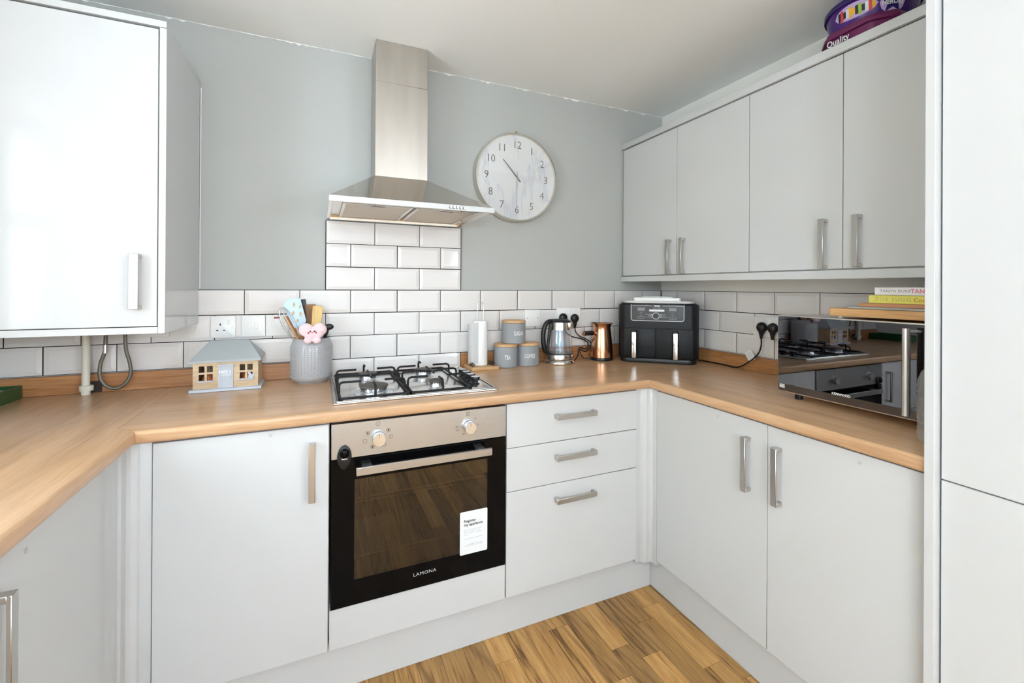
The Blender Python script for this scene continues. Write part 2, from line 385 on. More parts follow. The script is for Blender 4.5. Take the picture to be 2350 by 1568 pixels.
def thing(name, label, cat, loc=(0, 0, 0), rz=0.0, group=None):
    o = bpy.data.objects.new(name, None); COL.objects.link(o)
    o.empty_display_size = 0.05
    o.location = loc; o.rotation_euler = (0, 0, rz)
    WM[o.name] = Matrix.Translation(loc) @ Matrix.Rotation(rz, 4, 'Z')
    return tag(o, label, cat, group)
def tag(o, label, cat, group=None):
    o['label'] = label; o['category'] = cat
    if group: o['group'] = group
    return o
def struct(o): o['kind'] = 'structure'; return o
def lab(o, s): o['label'] = s; return o
def smoothpath(pts, k=6):
    pts = [Vector(p) for p in pts]; out = []
    P = [pts[0]*2-pts[1]]+pts+[pts[-1]*2-pts[-2]]
    for i in range(1, len(P)-2):
        for j in range(k):
            t = j/k
            a, b, c, d = P[i-1], P[i], P[i+1], P[i+2]
            out.append(0.5*((2*b)+(c-a)*t+(2*a-5*b+4*c-d)*t*t+(3*b-a-3*c+d)*t**3))
    out.append(pts[-1]); return out
def rrect(x0, x1, z0, z1, r, n=4):
    out = []
    for cx, cz, a0 in ((x1-r, z1-r, 0), (x0+r, z1-r, 90), (x0+r, z0+r, 180), (x1-r, z0+r, 270)):
        for i in range(n+1):
            a = R(a0+90*i/n); out.append((cx+r*math.cos(a), cz+r*math.sin(a)))
    return out
FRONT = (Vector((1, 0, 0)), Vector((0, 0, 1)))      # faces -y
RIGHT = (Vector((0, -1, 0)), Vector((0, 0, 1)))     # faces -x
def text(name, body, size, mat, parent, o, basis=FRONT, align='CENTER', sx=1.0, bold=0.0, depth=0.0004, warp=None, local=False, space=1.0):
    cu = bpy.data.curves.new('t', 'FONT'); cu.body = body; cu.size = size; cu.align_x = align; cu.align_y = 'CENTER'
    cu.resolution_u = 2; cu.extrude = depth/2; cu.offset = bold*size; cu.space_character = space
    ob = bpy.data.objects.new('t', cu); COL.objects.link(ob)
    dg = bpy.context.evaluated_depsgraph_get()
    me = bpy.data.meshes.new_from_object(ob.evaluated_get(dg))
    bpy.data.objects.remove(ob); bpy.data.curves.remove(cu)
    r, u = basis; nrm = r.cross(u); o = Vector(o)
    inv = Matrix.Identity(4) if (local or parent is None) else WM[parent.name].inverted()
    for v in me.vertices:
        c = v.co
        p = warp(c.x*sx, c.y, c.z) if warp else o+r*(c.x*sx)+u*c.y+nrm*(c.z+depth/2)
        v.co = inv @ p
    me.materials.clear(); me.materials.append(MT[mat]); me.name = name
    return link(name, me, parent)
def handle_mb(c, length, axis, nrm, w=0.019, t=0.007, proj=0.030):
    """flat bar pull: bar and two legs"""
    c = Vector(c); a = Vector({'x': (1,0,0), 'y': (0,1,0), 'z': (0,0,1)}[axis]); n = Vector(nrm); s = a.cross(n)
    mb = MB()
    B = Matrix.Identity(4)
    for i in range(3): B[i][0], B[i][1], B[i][2], B[i][3] = a[i], s[i], n[i], c[i]
    mb.box(-length/2, length/2, -w/2, w/2, proj-t, proj, 0.0012, 1, B)
    for e in (-1, 1):
        x0, x1 = sorted((e*length/2, e*(length/2-0.012)))
        mb.box(x0, x1, -w/2, w/2, 0.0006, proj-t+0.001, 0.0012, 1, B)
    return mb

# ------------------------------------------------------------------ room shell
wb = struct(MB().box(XL-0.12, XR+0.12, 0.0, 0.12, -0.05, ZC+0.1).build('wall_back', 'wall_grey', smooth=False))
wr = struct(MB().box(XR, XR+0.12, REAR-0.12, 0.0, -0.05, ZC+0.1).build('wall_right', 'wall_white', smooth=False))
mb = MB()
for y0, y1, z0, z1 in ((REAR-0.12, GD['y0'], -0.05, ZC+0.1), (GD['y1'], WIN['y0'], -0.05, ZC+0.1), (WIN['y1'], 0.0, -0.05, ZC+0.1), (WIN['y0'], WIN['y1'], -0.05, WIN['z0']), (WIN['y0'], WIN['y1'], WIN['z1'], ZC+0.1), (GD['y0'], GD['y1'], -0.05, GD['z0']), (GD['y0'], GD['y1'], GD['z1'], ZC+0.1)):
    mb.box(XL-0.3, XL, y0, y1, z0, z1)
wl = struct(mb.build('wall_left', 'wall_white', smooth=False))
wre = struct(MB().box(XL-0.2, XR+0.12, REAR-0.12, REAR, -0.05, ZC+0.1).build('wall_rear', 'wall_white', smooth=False))
ceil = struct(MB().box(XL-0.2, XR+0.12, REAR-0.12, 0.12, ZC, ZC+0.1).build('ceiling', 'ceiling', smooth=False))
floor = struct(MB().box(XL-0.2, XR+0.12, REAR-0.12, 0.12, -0.10, -0.008).build('floor', 'grout', smooth=False))

# ragged paint line where the ceiling meets the grey wall, sealant beside the boiler cabinet
def ragged(name, pts_a, base, depth, mat):
    b = bmesh.new(); rows_ = []
    for x in pts_a:
        h_ = base+random.choice((0, 0, 0.001, 0.002, 0.005))*random.random()*1.6
        rows_.append([b.verts.new((x, -0.0002, ZC)), b.verts.new((x, -depth, ZC)), b.verts.new((x, -depth, ZC-h_)), b.verts.new((x, -0.0002, ZC-h_))])
    for p_, q_ in zip(rows_, rows_[1:]):
        for k in range(4): b.faces.new((p_[k], p_[(k+1) % 4], q_[(k+1) % 4], q_[k]))
    bmesh.ops.recalc_face_normals(b, faces=b.faces)
    m_ = MB(); m_.merge(b); return m_.build(name, mat, smooth=False)
struct(ragged('trim_1', [XL+0.001+k*0.0145 for k in range(204)], 0.0012, 0.0015, 'ceiling'))
struct(MB().tube([(0.3475, -0.0025, 1.297), (0.3475, -0.0025, 1.6), (0.348, -0.0025, 2.09)], 0.0025, 6).build('trim_2', 'white_plastic'))

# window over the sink run
def window(name, axis, plane, a0, a1, z0, z1, bars_a, bars_z, mat_n='upvc'):
    w = bpy.data.objects.new(name, None); COL.objects.link(w); WM[w.name] = Matrix.Identity(4); struct(w)
    def bx(mb, p0, p1, q0, q1, r0_, r1_):
        if axis == 'x': mb.box(p0, p1, q0, q1, r0_, r1_, 0.004, 1)
        else: mb.box(q0, q1, p0, p1, r0_, r1_, 0.004, 1)
    fr = MB(); t = 0.055
    for q in ((a0, a0+t, z0, z1), (a1-t, a1, z0, z1), (a0+t, a1-t, z0, z0+t), (a0+t, a1-t, z1-t, z1)): bx(fr, plane-0.035, plane+0.035, *q)
    fr.build('window_frame', mat_n, w)
    for a in bars_a:
        m_ = MB(); bx(m_, plane-0.03, plane+0.03, a-0.03, a+0.03, z0+t, z1-t); m_.build('mullion', mat_n, w)
    for z in bars_z:
        m_ = MB(); bx(m_, plane-0.028, plane+0.028, a0+t, a1-t, z-0.03, z+0.03); m_.build('transom', mat_n, w)
    g = MB(); bx(g, plane-0.004, plane+0.004, a0+t*0.8, a1-t*0.8, z0+t*0.8, z1-t*0.8); g.build('pane', 'window_glass', w, smooth=False)
    return w
w1 = window('window_1', 'x', XL-0.25, WIN['y0'], WIN['y1'], WIN['z0'], WIN['z1'], [], [1.62])
MB().box(XL-0.21, XL+0.02, WIN['y0'], WIN['y1'], WIN['z0']-0.02, WIN['z0']+0.004, 0.004).build('window_sill', 'upvc', w1)
w2 = window('fill_window', 'x', XL-0.25, GD['y0'], GD['y1'], GD['z0'], GD['z1'], [], [])  # unseen window, added to throw daylight on the right run

# ------------------------------------------------------------------ floor strips
PW = 0.0815
def strip_mesh(name, boards):
    bm = bmesh.new(); data = []
    for x0, x1, y0, y1 in boards:
        g = 0.0006
        b = bmesh.new()
        vs = [b.verts.new((x, y, z)) for x in (x0+g, x1-g) for y in (y0+g, y1-g) for z in (-0.008, 0.0)]
        for f in ((4,6,7,5),(0,1,3,2),(0,4,5,1),(2,3,7,6),(1,5,7,3)): b.faces.new([vs[i] for i in f])
        bmesh.ops.recalc_face_normals(b, faces=b.faces)
        me = bpy.data.meshes.new('t'); b.to_mesh(me); b.free(); bm.from_mesh(me); bpy.data.meshes.remove(me)
        data += [(random.choice((0.72, 0.85, 0.95, 1.05, 1.12, 1.2)), random.choice((0.0, 0.0, 0.25, 0.55, 0.85)), (random.uniform(0, 50), random.uniform(0, 50), random.uniform(0, 50)))]*8
    me = bpy.data.meshes.new(name); bm.to_mesh(me); bm.free(); me.materials.append(MT['plank'])
    a = me.attributes.new('tone', 'FLOAT', 'POINT'); r_ = me.attributes.new('ring', 'FLOAT', 'POINT'); s_ = me.attributes.new('seed', 'FLOAT_VECTOR', 'POINT')
    for i, d in enumerate(data): a.data[i].value = d[0]; r_.data[i].value = d[1]; s_.data[i].vector = d[2]
    return me
ends_near = {}   # strip index -> first joint from the plinth, read off the photograph
k0 = 1.423
first = {-1: [-0.677], 0: [-0.99], 1: [-0.86], 2: [-0.613], 3: [-0.9], 4: [-0.788], 5: [-0.857], 6: [-0.72], 7: [-0.66], 8: [-0.743], -2: [-1.0], -3: [-0.8], -4: [-1.05]}
near, far = [], []
for i in range(-21, 17):
    x0 = k0+i*PW; x1 = x0+PW
    y = -0.50; js = first.get(i, [-0.5-random.uniform(0.1, 0.45)])
    nxt = js[0]
    while y > REAR-0.1:
        y2 = max(nxt, REAR-0.1)
        (near if (x1 > 0.30 and x0 < 2.2 and y > -1.75) else far).append((x0, x1, y2, y))
        y = y2; nxt = y-random.choice((0.24, 0.32, 0.41, 0.5))
for b in near: link('plank', strip_mesh('plank', [b]), floor)
o = link('plank_field', strip_mesh('plank_field', far), floor); o['kind'] = 'stuff'

# ------------------------------------------------------------------ tiles
TT = 0.009
def tile_mesh(w, h, full=True):
    g = 0.0017; e = min(0.014, w*0.3); b = bmesh.new()
    def ring(i, y): return [b.verts.new(p) for p in ((g+i, y, g+i), (w-g-i, y, g+i), (w-g-i, y, h-g-i), (g+i, y, h-g-i))]
    a, c, d = ring(0, 0.0), ring(0, -TT*0.72), ring(e, -TT)
    for p, q in ((a, c), (c, d)):
        for k in range(4): b.faces.new((p[k], p[(k+1) % 4], q[(k+1) % 4], q[k]))
    b.faces.new(d)
    bmesh.ops.recalc_face_normals(b, faces=b.faces)
    for f in b.faces:
        if f.normal.y > 0.5: f.normal_flip()
    me = bpy.data.meshes.new('tile'); b.to_mesh(me); b.free(); me.materials.append(MT['tile']); return me
TCACHE = {}
def add_tile(parent, u0, u1, z0, z1, side=False):
    key = (round(u1-u0, 3), round(z1-z0, 3))
    if key not in TCACHE: TCACHE[key] = tile_mesh(*key)
    o = bpy.data.objects.new('tile', TCACHE[key]); COL.objects.link(o); o.parent = parent
    jit = random.uniform(-0.0004, 0.0004)
    if side: o.location = (XR-0.0005+jit, -u0, z0); o.rotation_euler = (R(random.uniform(-.12, .12)), 0, R(-90+random.uniform(-.15, .15)))
    else: o.location = (u0, -0.0005+jit, z0); o.rotation_euler = (R(random.uniform(-.12, .12)), 0, R(random.uniform(-.15, .15)))
def row(parent, lo, hi, phase, z0, z1, side=False):
    js = [lo]+sorted(phase+k*TP for k in range(-20, 30) if lo+0.012 < phase+k*TP < hi-0.012)+[hi]
    for a, b in zip(js, js[1:]): add_tile(parent, a, b, z0, z1, side)
TX, TXH = 0.5, 0.5+TP/2
for r_, (z1, ph) in enumerate(((ZT, TX), (ZT-TH, TXH), (ZT-2*TH, TX))):
    row(wb, XL+0.002, XR-TT, ph, z1-TH, z1)
    row(wr, TT, 1.5635, 0.137 if r_ != 1 else 0.137+TP/2, z1-TH, z1, True)
SPL, SPR = TX+1.5*TP, TX+4.5*TP
row(wb, SPL, SPR, TXH, ZW+0.001, ZT-3*TH)
for k, ph in enumerate((TXH, TX, TXH)): row(wb, SPL, SPR, ph, ZT+k*TH, ZT+(k+1)*TH)
# grout beds
MB().box(XL+0.001, XR-0.001, -0.0058, -0.0003, ZT-3*TH, ZT).box(SPL-0.002, SPR+0.002, -0.0058, -0.0003, ZT, ZT+3*TH).box(SPL, SPR, -0.0058, -0.0003, ZW+0.001, ZT-3*TH).build('grout', 'grout', wb, smooth=False)
MB().box(XR-0.0058, XR-0.0003, -1.5635, -0.002, ZT-3*TH, ZT).build('grout', 'grout', wr, smooth=False)

# ------------------------------------------------------------------ worktop and upstands
wt = thing('worktop', 'oak-effect laminate worktop running round three sides with rounded front edge', 'worktop', (1.2, -0.3, ZWB))
YF, XFL, XFR = -0.62, 0.331, 2.060
g = 0.0004
def front_edge(a, b):
    if abs(a.z-b.z) > 1e-5: return False
    def on_front(p, q):
        if abs(p.y-YF) < 2e-3 and abs(q.y-YF) < 2e-3 and abs(p.x-q.x) > 0.3: return True
        if abs(p.x-XFL) < 2e-3 and abs(q.x-XFL) < 2e-3: return True
        if abs(p.x-XFR) < 2e-3 and abs(q.x-XFR) < 2e-3: return True
        return False
    return on_front(a, b)
MB().prism([(0.28+g, -0.001), (0.28+g, -0.57), (XFL+g, YF), (XFR-g, YF), (2.11, -0.57+g), (XR-0.001, -0.57+g), (XR-0.001, -0.001)], ZWB, ZW, 'XY', 0.009, 3, bsel=front_edge).build('worktop_section', 'worktop_x', wt)
MB().prism([(XL+0.001, -0.001), (XL+0.001, -2.6), (XFL, -2.6), (XFL, YF), (0.28-g, -0.57), (0.28-g, -0.001)], ZWB, ZW, 'XY', 0.009, 3, bsel=front_edge).build('worktop_section', 'worktop_y', wt)
MB().prism([(XFR, YF), (XFR, -1.564), (XR-0.001, -1.564), (XR-0.001, -0.57-g), (2.11, -0.57-g)], ZWB, ZW, 'XY', 0.009, 3, bsel=front_edge).build('worktop_section', 'worktop_y', wt)
ZU = ZT-3*TH-0.003
def upstand(x0, x1, y0, y1, mat, label):
    o = thing('upstand', label, 'upstand', ((x0+x1)/2, (y0+y1)/2, ZW), group='oak upstands')
    MB().box(x0, x1, y0, y1, ZW+0.0003, ZU, 0.0015, 1).build('strip', mat, o)
    return o
ul = upstand(XL+0.002, SPL-0.001, -0.018, -0.001, 'upstand_x', 'oak-effect upstand on back wall left of the hob, behind house and utensil pot')
upstand(SPR+0.001, XR-0.019, -0.018, -0.001, 'upstand_x', 'oak-effect upstand on back wall right of the hob, behind canisters and kettle')
upstand(XR-0.018, XR-0.001, -1.563, -0.001, 'upstand_y', 'oak-effect upstand along right wall behind the air fryer cable and microwave')
MB().box(0.000, 0.058, -0.0186, -0.0176, ZW+0.002, ZW+0.042).build('cut_out', 'hole', ul)

# ------------------------------------------------------------------ base units
HG = 'bar handles'
def button(parent, c, face='y'):
    """small clear catch pad on a door"""
    mb_ = MB()
    if face == 'y': mb_.lathe([(0, 0), (0.0045, 0), (0.0045, 0.0015), (0, 0.002)], (0, 0, 0), 12, Matrix.Translation(c) @ Matrix.Rotation(R(90), 4, 'X'))
    elif face == 'x-': mb_.lathe([(0, 0), (0.0045, 0), (0.0045, 0.0015), (0, 0.002)], (0, 0, 0), 12, Matrix.Translation(c) @ Matrix.Rotation(R(-90), 4, 'Y'))
    else: mb_.lathe([(0, 0), (0.0045, 0), (0.0045, 0.0015), (0, 0.002)], (0, 0, 0), 12, Matrix.Translation(c) @ Matrix.Rotation(R(90), 4, 'Y'))
    return mb_.build('catch_pad', 'print_pale', parent)
# left of oven
c = thing('base_cabinet', 'white gloss base cabinet left of the oven with one vertical bar handle', 'cabinet', (0.585, -0.3, 0))
MB().box(0.364, 0.810, -0.578, -0.05, DB, ZWB-0.002).build('carcass', 'matt_white', c)
d = MB().box(0.3635, 0.8075, -0.600, -0.581, DB, DT, 0.001, 1).build('door', 'gloss_white', c)
handle_mb((0.760, -0.600, 0.739), 0.178, 'z', (0, -1, 0), w=0.018).build('handle', 'nickel', d)
button(d, (0.646, -0.6001, 0.863))
# oven housing
c = thing('oven_housing', 'white cabinet housing below and around the built-in oven', 'cabinet', (1.11, -0.3, 0))
MB().box(0.8125, 1.4095, -0.560, -0.05, DB, 0.285).build('carcass', 'matt_white', c)
MB().box(0.8115, 1.4085, -0.600, -0.581, DB, 0.2885, 0.001, 1).build('filler_panel', 'gloss_white', c)
# drawers
c = thing('drawer_unit', 'white gloss three-drawer base unit between the oven and the corner', 'cabinet', (1.71, -0.3, 0))
MB().box(1.4115, 2.008, -0.578, -0.05, DB, ZWB-0.002).build('carcass', 'matt_white', c)
for z0, z1 in ((0.7145, DT), (0.5525, 0.7120), (DB, 0.5500)):
    d = MB().box(1.4120, 2.0085, -0.600, -0.581, z0, z1, 0.001, 1).build('drawer', 'gloss_white', c)
    handle_mb((1.702, -0.600, z1-0.065 if z0 > 0.6 else z1-0.057 if z0 > 0.4 else z1-0.06), 0.18, 'x', (0, -1, 0)).build('handle', 'nickel', d)
# right run
for (y0, y1, hy, lbl) in ((-0.642, -1.150, -1.083, 'white gloss base cabinet on right run next to the corner post'), (-1.152, -1.562, -1.192, 'white gloss base cabinet on right run next to the tall unit')):
    c = thing('base_cabinet', lbl, 'cabinet', (2.37, (y0+y1)/2, 0), group='base cabinets on the right run')
    MB().box(2.102, XR-0.05, y1+0.001, y0-0.001, DB, ZWB-0.002).build('carcass', 'matt_white', c)
    d = MB().box(2.080, 2.099, y1, y0, DB, DT, 0.001, 1).build('door', 'gloss_white', c)
    handle_mb((2.080, hy, 0.731), 0.178, 'z', (-1, 0, 0), w=0.019).build('handle', 'nickel', d)
    button(d, (2.0799, (y0+y1)/2-0.06, 0.853), 'x-')
# left run
c = thing('base_cabinet', 'white gloss base cabinet on left run under the sink side worktop', 'cabinet', (0.0, -0.95, 0))
MB().box(XL+0.02, 0.288, -1.20, -0.705, DB, ZWB-0.002).build('carcass', 'matt_white', c)
d = MB().box(0.291, 0.310, -1.20, -0.704, DB, DT, 0.001, 1).build('door', 'gloss_white', c)
handle_mb((0.310, -1.156, 0.735), 0.178, 'z', (1, 0, 0), w=0.019).build('handle', 'nickel', d)
button(d, (0.3101, -1.06, 0.845), 'x+')
c = thing('base_cabinet', 'white gloss base cabinet at near end of left run', 'cabinet', (0.0, -1.9, 0))
MB().box(XL+0.02, 0.288, -2.58, -1.204, DB, ZWB-0.002).build('carcass', 'matt_white', c)
MB().box(0.291, 0.310, -1.80, -1.203, DB, DT, 0.001, 1).build('door', 'gloss_white', c)
MB().box(0.291, 0.310, -2.58, -1.803, DB, DT, 0.001, 1).build('door', 'gloss_white', c)
# corner posts
p = thing('corner_post', 'white corner post between left run and the base cabinet beside the oven', 'corner post', (0.33, -0.62, DB))
MB().prism([(0.361, -0.560), (0.361, -0.594), (0.335, -0.594), (0.331, -0.600), (0.318, -0.604), (0.310, -0.612), (0.309, -0.640), (0.303, -0.645), (0.303, -0.702), (0.270, -0.702), (0.270, -0.560)], DB-0.02, ZWB-0.002, 'XY', 0.002, 2).build('post', 'gloss_white', p)
p = thing('corner_post', 'white moulded corner post between the drawers and right run', 'corner post', (2.05, -0.61, DB))
MB().prism([(2.0105, -0.560), (2.0105, -0.590), (2.034, -0.590), (2.042, -0.603), (2.054, -0.608), (2.066, -0.608), (2.0735, -0.611), (2.080, -0.617), (2.080, -0.640), (2.115, -0.640), (2.115, -0.560)], DB-0.022, ZWB-0.002, 'XY', 0.002, 2).build('post', 'gloss_white', p)
# plinths
tag(MB().box(0.275, 2.118, -0.560, -0.545, 0.0005, DB-0.004, 0.001, 1).build('plinth', 'gloss_white'), 'white plinth board at floor under the oven and drawers', 'plinth', 'plinth boards')
tag(MB().box(2.120, 2.135, -1.565, -0.543, 0.0005, DB-0.004, 0.001, 1).build('plinth', 'gloss_white'), 'white plinth board at floor under right run cabinets', 'plinth', 'plinth boards')
tag(MB().box(0.252, 0.270, -2.58, -0.543, 0.0005, DB-0.004, 0.001, 1).build('plinth', 'gloss_white'), 'white plinth board at floor under left run cabinets', 'plinth', 'plinth boards')

# ------------------------------------------------------------------ tall unit
c = thing('tall_unit', 'tall white gloss larder unit at right edge with split doors and end panel', 'cabinet', (2.37, -1.9, 0))
MB().box(2.052, XR-0.001, -1.586, -1.567, 0.005, 2.30, 0.001, 1).build('end_panel', 'gloss_white', c)
MB().box(2.102, XR-0.001, -2.185, -1.588, DB, 2.298).build('carcass', 'matt_white', c)
MB().box(2.120, 2.135, -2.185, -1.5885, 0.0005, DB-0.004).build('plinth', 'gloss_white', c)
MB().box(2.074, 2.094, -2.185, -1.5895, DB, 0.8770, 0.001, 1).build('door', 'gloss_white', c)
MB().box(2.074, 2.094, -2.185, -1.5895, 0.8795, 2.298, 0.001, 1).build('door', 'gloss_white', c)

# ------------------------------------------------------------------ wall units, right
WX = 2.376
units = ((-0.004, -0.841, 'white gloss double wall cabinet next to the grey wall', ((-0.014, -0.4355, -0.394), (-0.4380, -0.8405, -0.487))),
         (-0.843, -1.562, 'white gloss double wall cabinet next to the tall unit', ((-0.8435, -1.1995, -1.145), (-1.2020, -1.562, -1.253))))
for y0, y1, lbl, doors in units:
    c = thing('wall_cabinet', lbl, 'cabinet', (2.52, (y0+y1)/2, 1.377), group='wall cabinets on the right wall')
    MB().box(WX+0.021, XR-0.001, y1+0.0005, y0-0.0005, 1.377, 2.104).build('carcass', 'matt_white', c)
    for a, b, hy in doors:
        d = MB().box(WX, WX+0.019, b, a, 1.3795, 2.100, 0.001, 1).build('door', 'gloss_white', c)
        handle_mb((WX, hy, 1.467), 0.170, 'z', (-1, 0, 0), w=0.018).build('handle', 'nickel', d)
tag(MB().box(2.367, 2.387, -1.563, -0.001, 2.1045, 2.136, 0.002, 2).build('cornice', 'gloss_white'), 'white cornice board along top of the right wall cabinets', 'cornice')
tag(MB().box(2.370, 2.392, -1.563, -0.001, 1.345, 1.375, 0.002, 1).build('pelmet', 'gloss_white'), 'white light pelmet under the right wall cabinets', 'pelmet')

# ------------------------------------------------------------------ boiler cabinet, left
BX, BY, BZ0, BZ1 = 0.346, -0.430, 1.164, 2.121
c = thing('boiler_cabinet', 'large white gloss wall cabinet with pipes beneath, upper left', 'cabinet', (0.03, -0.22, BZ0))
MB().box(BX-0.018, BX, BY, -0.0105, BZ0-0.0, BZ1-0.021, 0.0008, 1).build('side_panel', 'gloss_white', c)
MB().box(XL+0.002, XL+0.02, BY, -0.0105, BZ0, BZ1-0.021, 0.0008, 1).build('side_panel', 'gloss_white', c)
MB().box(XL+0.002, BX, BY-0.002, -0.0105, BZ1-0.020, BZ1, 0.0008, 1).build('top_panel', 'gloss_white', c)
MB().box(XL+0.021, BX-0.0185, BY, -0.14, BZ0, BZ0+0.020, 0.0008, 1).build('bottom_rail', 'gloss_white', c)
d = MB().box(XL+0.022, BX-0.021, BY+0.002, BY+0.021, BZ0+0.0225, BZ1-0.026, 0.001, 1).build('door', 'gloss_white', c)
handle_mb((0.276, BY+0.002, 1.322), 0.166, 'z', (0, -1, 0), w=0.024).build('handle', 'nickel', d)

# pipes below it
p = thing('waste_pipe', 'white plastic pipe with ring nut below the boiler cabinet', 'pipe', (0.022, -0.045, ZW))
MB().lathe([(0.0115, 0.012), (0.0115, 0.26)], (0.022, -0.045, ZW), 20).build('pipe', 'cream', p)
MB().lathe([(0.0, 0.0), (0.012, 0.0), (0.0128, 0.004), (0.0128, 0.016)], (0.022, -0.045, ZW), 20).build('stub', 'cream', p)
MB().lathe([(0.0116, 0.014), (0.019, 0.0145), (0.0195, 0.018), (0.0195, 0.030), (0.0185, 0.033), (0.0116, 0.0335)], (0.0235, -0.045, ZW), 20).build('ring_nut', 'cream', p)
p = thing('filling_hose', 'grey braided hose hanging in a loop below the boiler cabinet', 'hose', (0.105, -0.05, 0.935))
MB().tube(smoothpath([(0.078, -0.05, 1.18), (0.076, -0.05, 1.08), (0.064, -0.05, 1.03), (0.062, -0.05, 0.985), (0.076, -0.05, 0.952), (0.104, -0.05, 0.937), (0.132, -0.05, 0.950), (0.149, -0.05, 0.985), (0.146, -0.05, 1.03), (0.135, -0.05, 1.08), (0.131, -0.05, 1.18)]), 0.0058, 10).build('hose', 'hose', p)
MB().lathe([(0.0068, 0), (0.0068, 0.03)], (0.0765, -0.05, 1.066), 12).build('ferrule', 'nickel', p)

# ------------------------------------------------------------------ sockets and switches
def plate(x0, x1, z0, z1, label, name, grp, side=False):
    o = thing(name, label, 'socket' if 'socket' in name else 'switch', ((x0+x1)/2, -0.010, (z0+z1)/2) if not side else (XR-0.010, -(x0+x1)/2, (z0+z1)/2), group=grp)
    if side: MB().prism(rrect(-x1, -x0, z0, z1, 0.004), XR-0.019, XR-0.0098, 'YZ', 0.0015, 2).build('plate', 'white_plastic', o)
    else: MB().prism(rrect(x0, x1, z0, z1, 0.004), -0.019, -0.0098, 'XZ', 0.0015, 2).build('plate', 'white_plastic', o)
    return o
def bits(o, items, side=False):
    for nm, mat, u0, u1, z0, z1, t in items:
        if side: MB().box(XR-0.0185-t, XR-0.0185, -u1, -u0, z0, z1, min(0.0008, t*0.4), 1).build(nm, mat, o)
        else: MB().box(u0, u1, -0.0185-t, -0.0185, z0, z1, min(0.0008, t*0.4), 1).build(nm, mat, o)
def screw(o, x, z): MB().lathe([(0, 0), (0.0035, 0), (0.0030, 0.001), (0, 0.0012)], (0, 0, 0), 12, Matrix.Translation((x, -0.0188, z)) @ Matrix.Rotation(R(90), 4, 'X')).build('screw', 'nickel', o)
SZ0, SZ1 = 1.104, 1.190
o = plate(0.388, 0.472, SZ0, SZ1, 'white single socket behind the house box', 'power_socket', 'wall plates left of hob')
bits(o, [('earth_slot', 'slot', 0.4175, 0.4222, 1.152, 1.161, 0.0006), ('slot', 'slot', 0.406, 0.414, 1.131, 1.1355, 0.0006), ('slot', 'slot', 0.429, 0.437, 1.131, 1.1355, 0.0006), ('rocker', 'white_plastic', 0.444, 0.454, 1.156, 1.175, 0.003)])
screw(o, 0.398, 1.148); screw(o, 0.459, 1.147)
o = plate(0.492, 0.5765, SZ0, SZ1, 'white fused spur switch between single socket and red-lamp switch', 'fused_switch', 'wall plates left of hob')
bits(o, [('fuse_holder', 'white_plastic', 0.514, 0.530, 1.138, 1.162, 0.0012), ('rocker', 'white_plastic', 0.537, 0.552, 1.136, 1.162, 0.003), ('flex_hole', 'slot', 0.501, 0.507, 1.146, 1.152, 0.0004)])
screw(o, 0.565, 1.150)
o = plate(0.578, 0.6625, SZ0, SZ1, 'white fused spur switch with a red neon lamp', 'fused_switch', 'wall plates left of hob')
bits(o, [('fuse_holder', 'white_plastic', 0.598, 0.614, 1.138, 1.162, 0.0012), ('rocker', 'white_plastic', 0.621, 0.636, 1.136, 1.162, 0.003), ('neon_lamp', 'red', 0.607, 0.629, 1.176, 1.183, 0.0008), ('mark', 'print_grey', 0.613, 0.622, 1.121, 1.1225, 0.0003)])
screw(o, 0.588, 1.150); screw(o, 0.650, 1.150)
o = plate(0.168, 0.253, 1.115, 1.20, 'white wall plate half hidden under the boiler cabinet', 'fused_switch', 'wall plates left of hob')
bits(o, [('rocker', 'white_plastic', 0.203, 0.218, 1.150, 1.172, 0.003)])
o = plate(1.753, 1.839, 1.107, 1.193, 'white fused spur switch beside the SUGAR canister', 'fused_switch', 'wall plates right of hob')
bits(o, [('fuse_holder', 'white_plastic', 1.777, 1.789, 1.138, 1.160, 0.0012), ('rocker', 'white_plastic', 1.795, 1.809, 1.137, 1.160, 0.003), ('mark', 'print_grey', 1.785, 1.807, 1.119, 1.1205, 0.0003)])
screw(o, 1.766, 1.150); screw(o, 1.827, 1.150)
o = plate(1.941, 2.087, 1.110, 1.200, 'white double socket behind the kettle', 'power_socket', 'wall plates right of hob')
bits(o, [('rocker', 'white_plastic', 1.995, 2.007, 1.170, 1.190, 0.003), ('rocker', 'white_plastic', 2.021, 2.033, 1.170, 1.190, 0.003)])
o = plate(0.646, 0.793, 1.089, 1.180, 'white double socket on right wall beside the microwave', 'power_socket', 'wall plates right of hob', True)
bits(o, [('rocker', 'white_plastic', 0.700, 0.711, 1.150, 1.170, 0.003), ('rocker', 'white_plastic', 0.727, 0.738, 1.150, 1.170, 0.003)], True)

# ------------------------------------------------------------------ oven
OX0, OX1 = 0.8145, 1.4065
ov = thing('oven', 'built-in single electric oven with steel control panel and black glass door', 'oven', (1.11, -0.3, 0.291))
MB().box(OX0, OX1, -0.607, -0.585, 0.764, 0.8765, 0.0015, 1).build('control_panel', 'steel', ov)
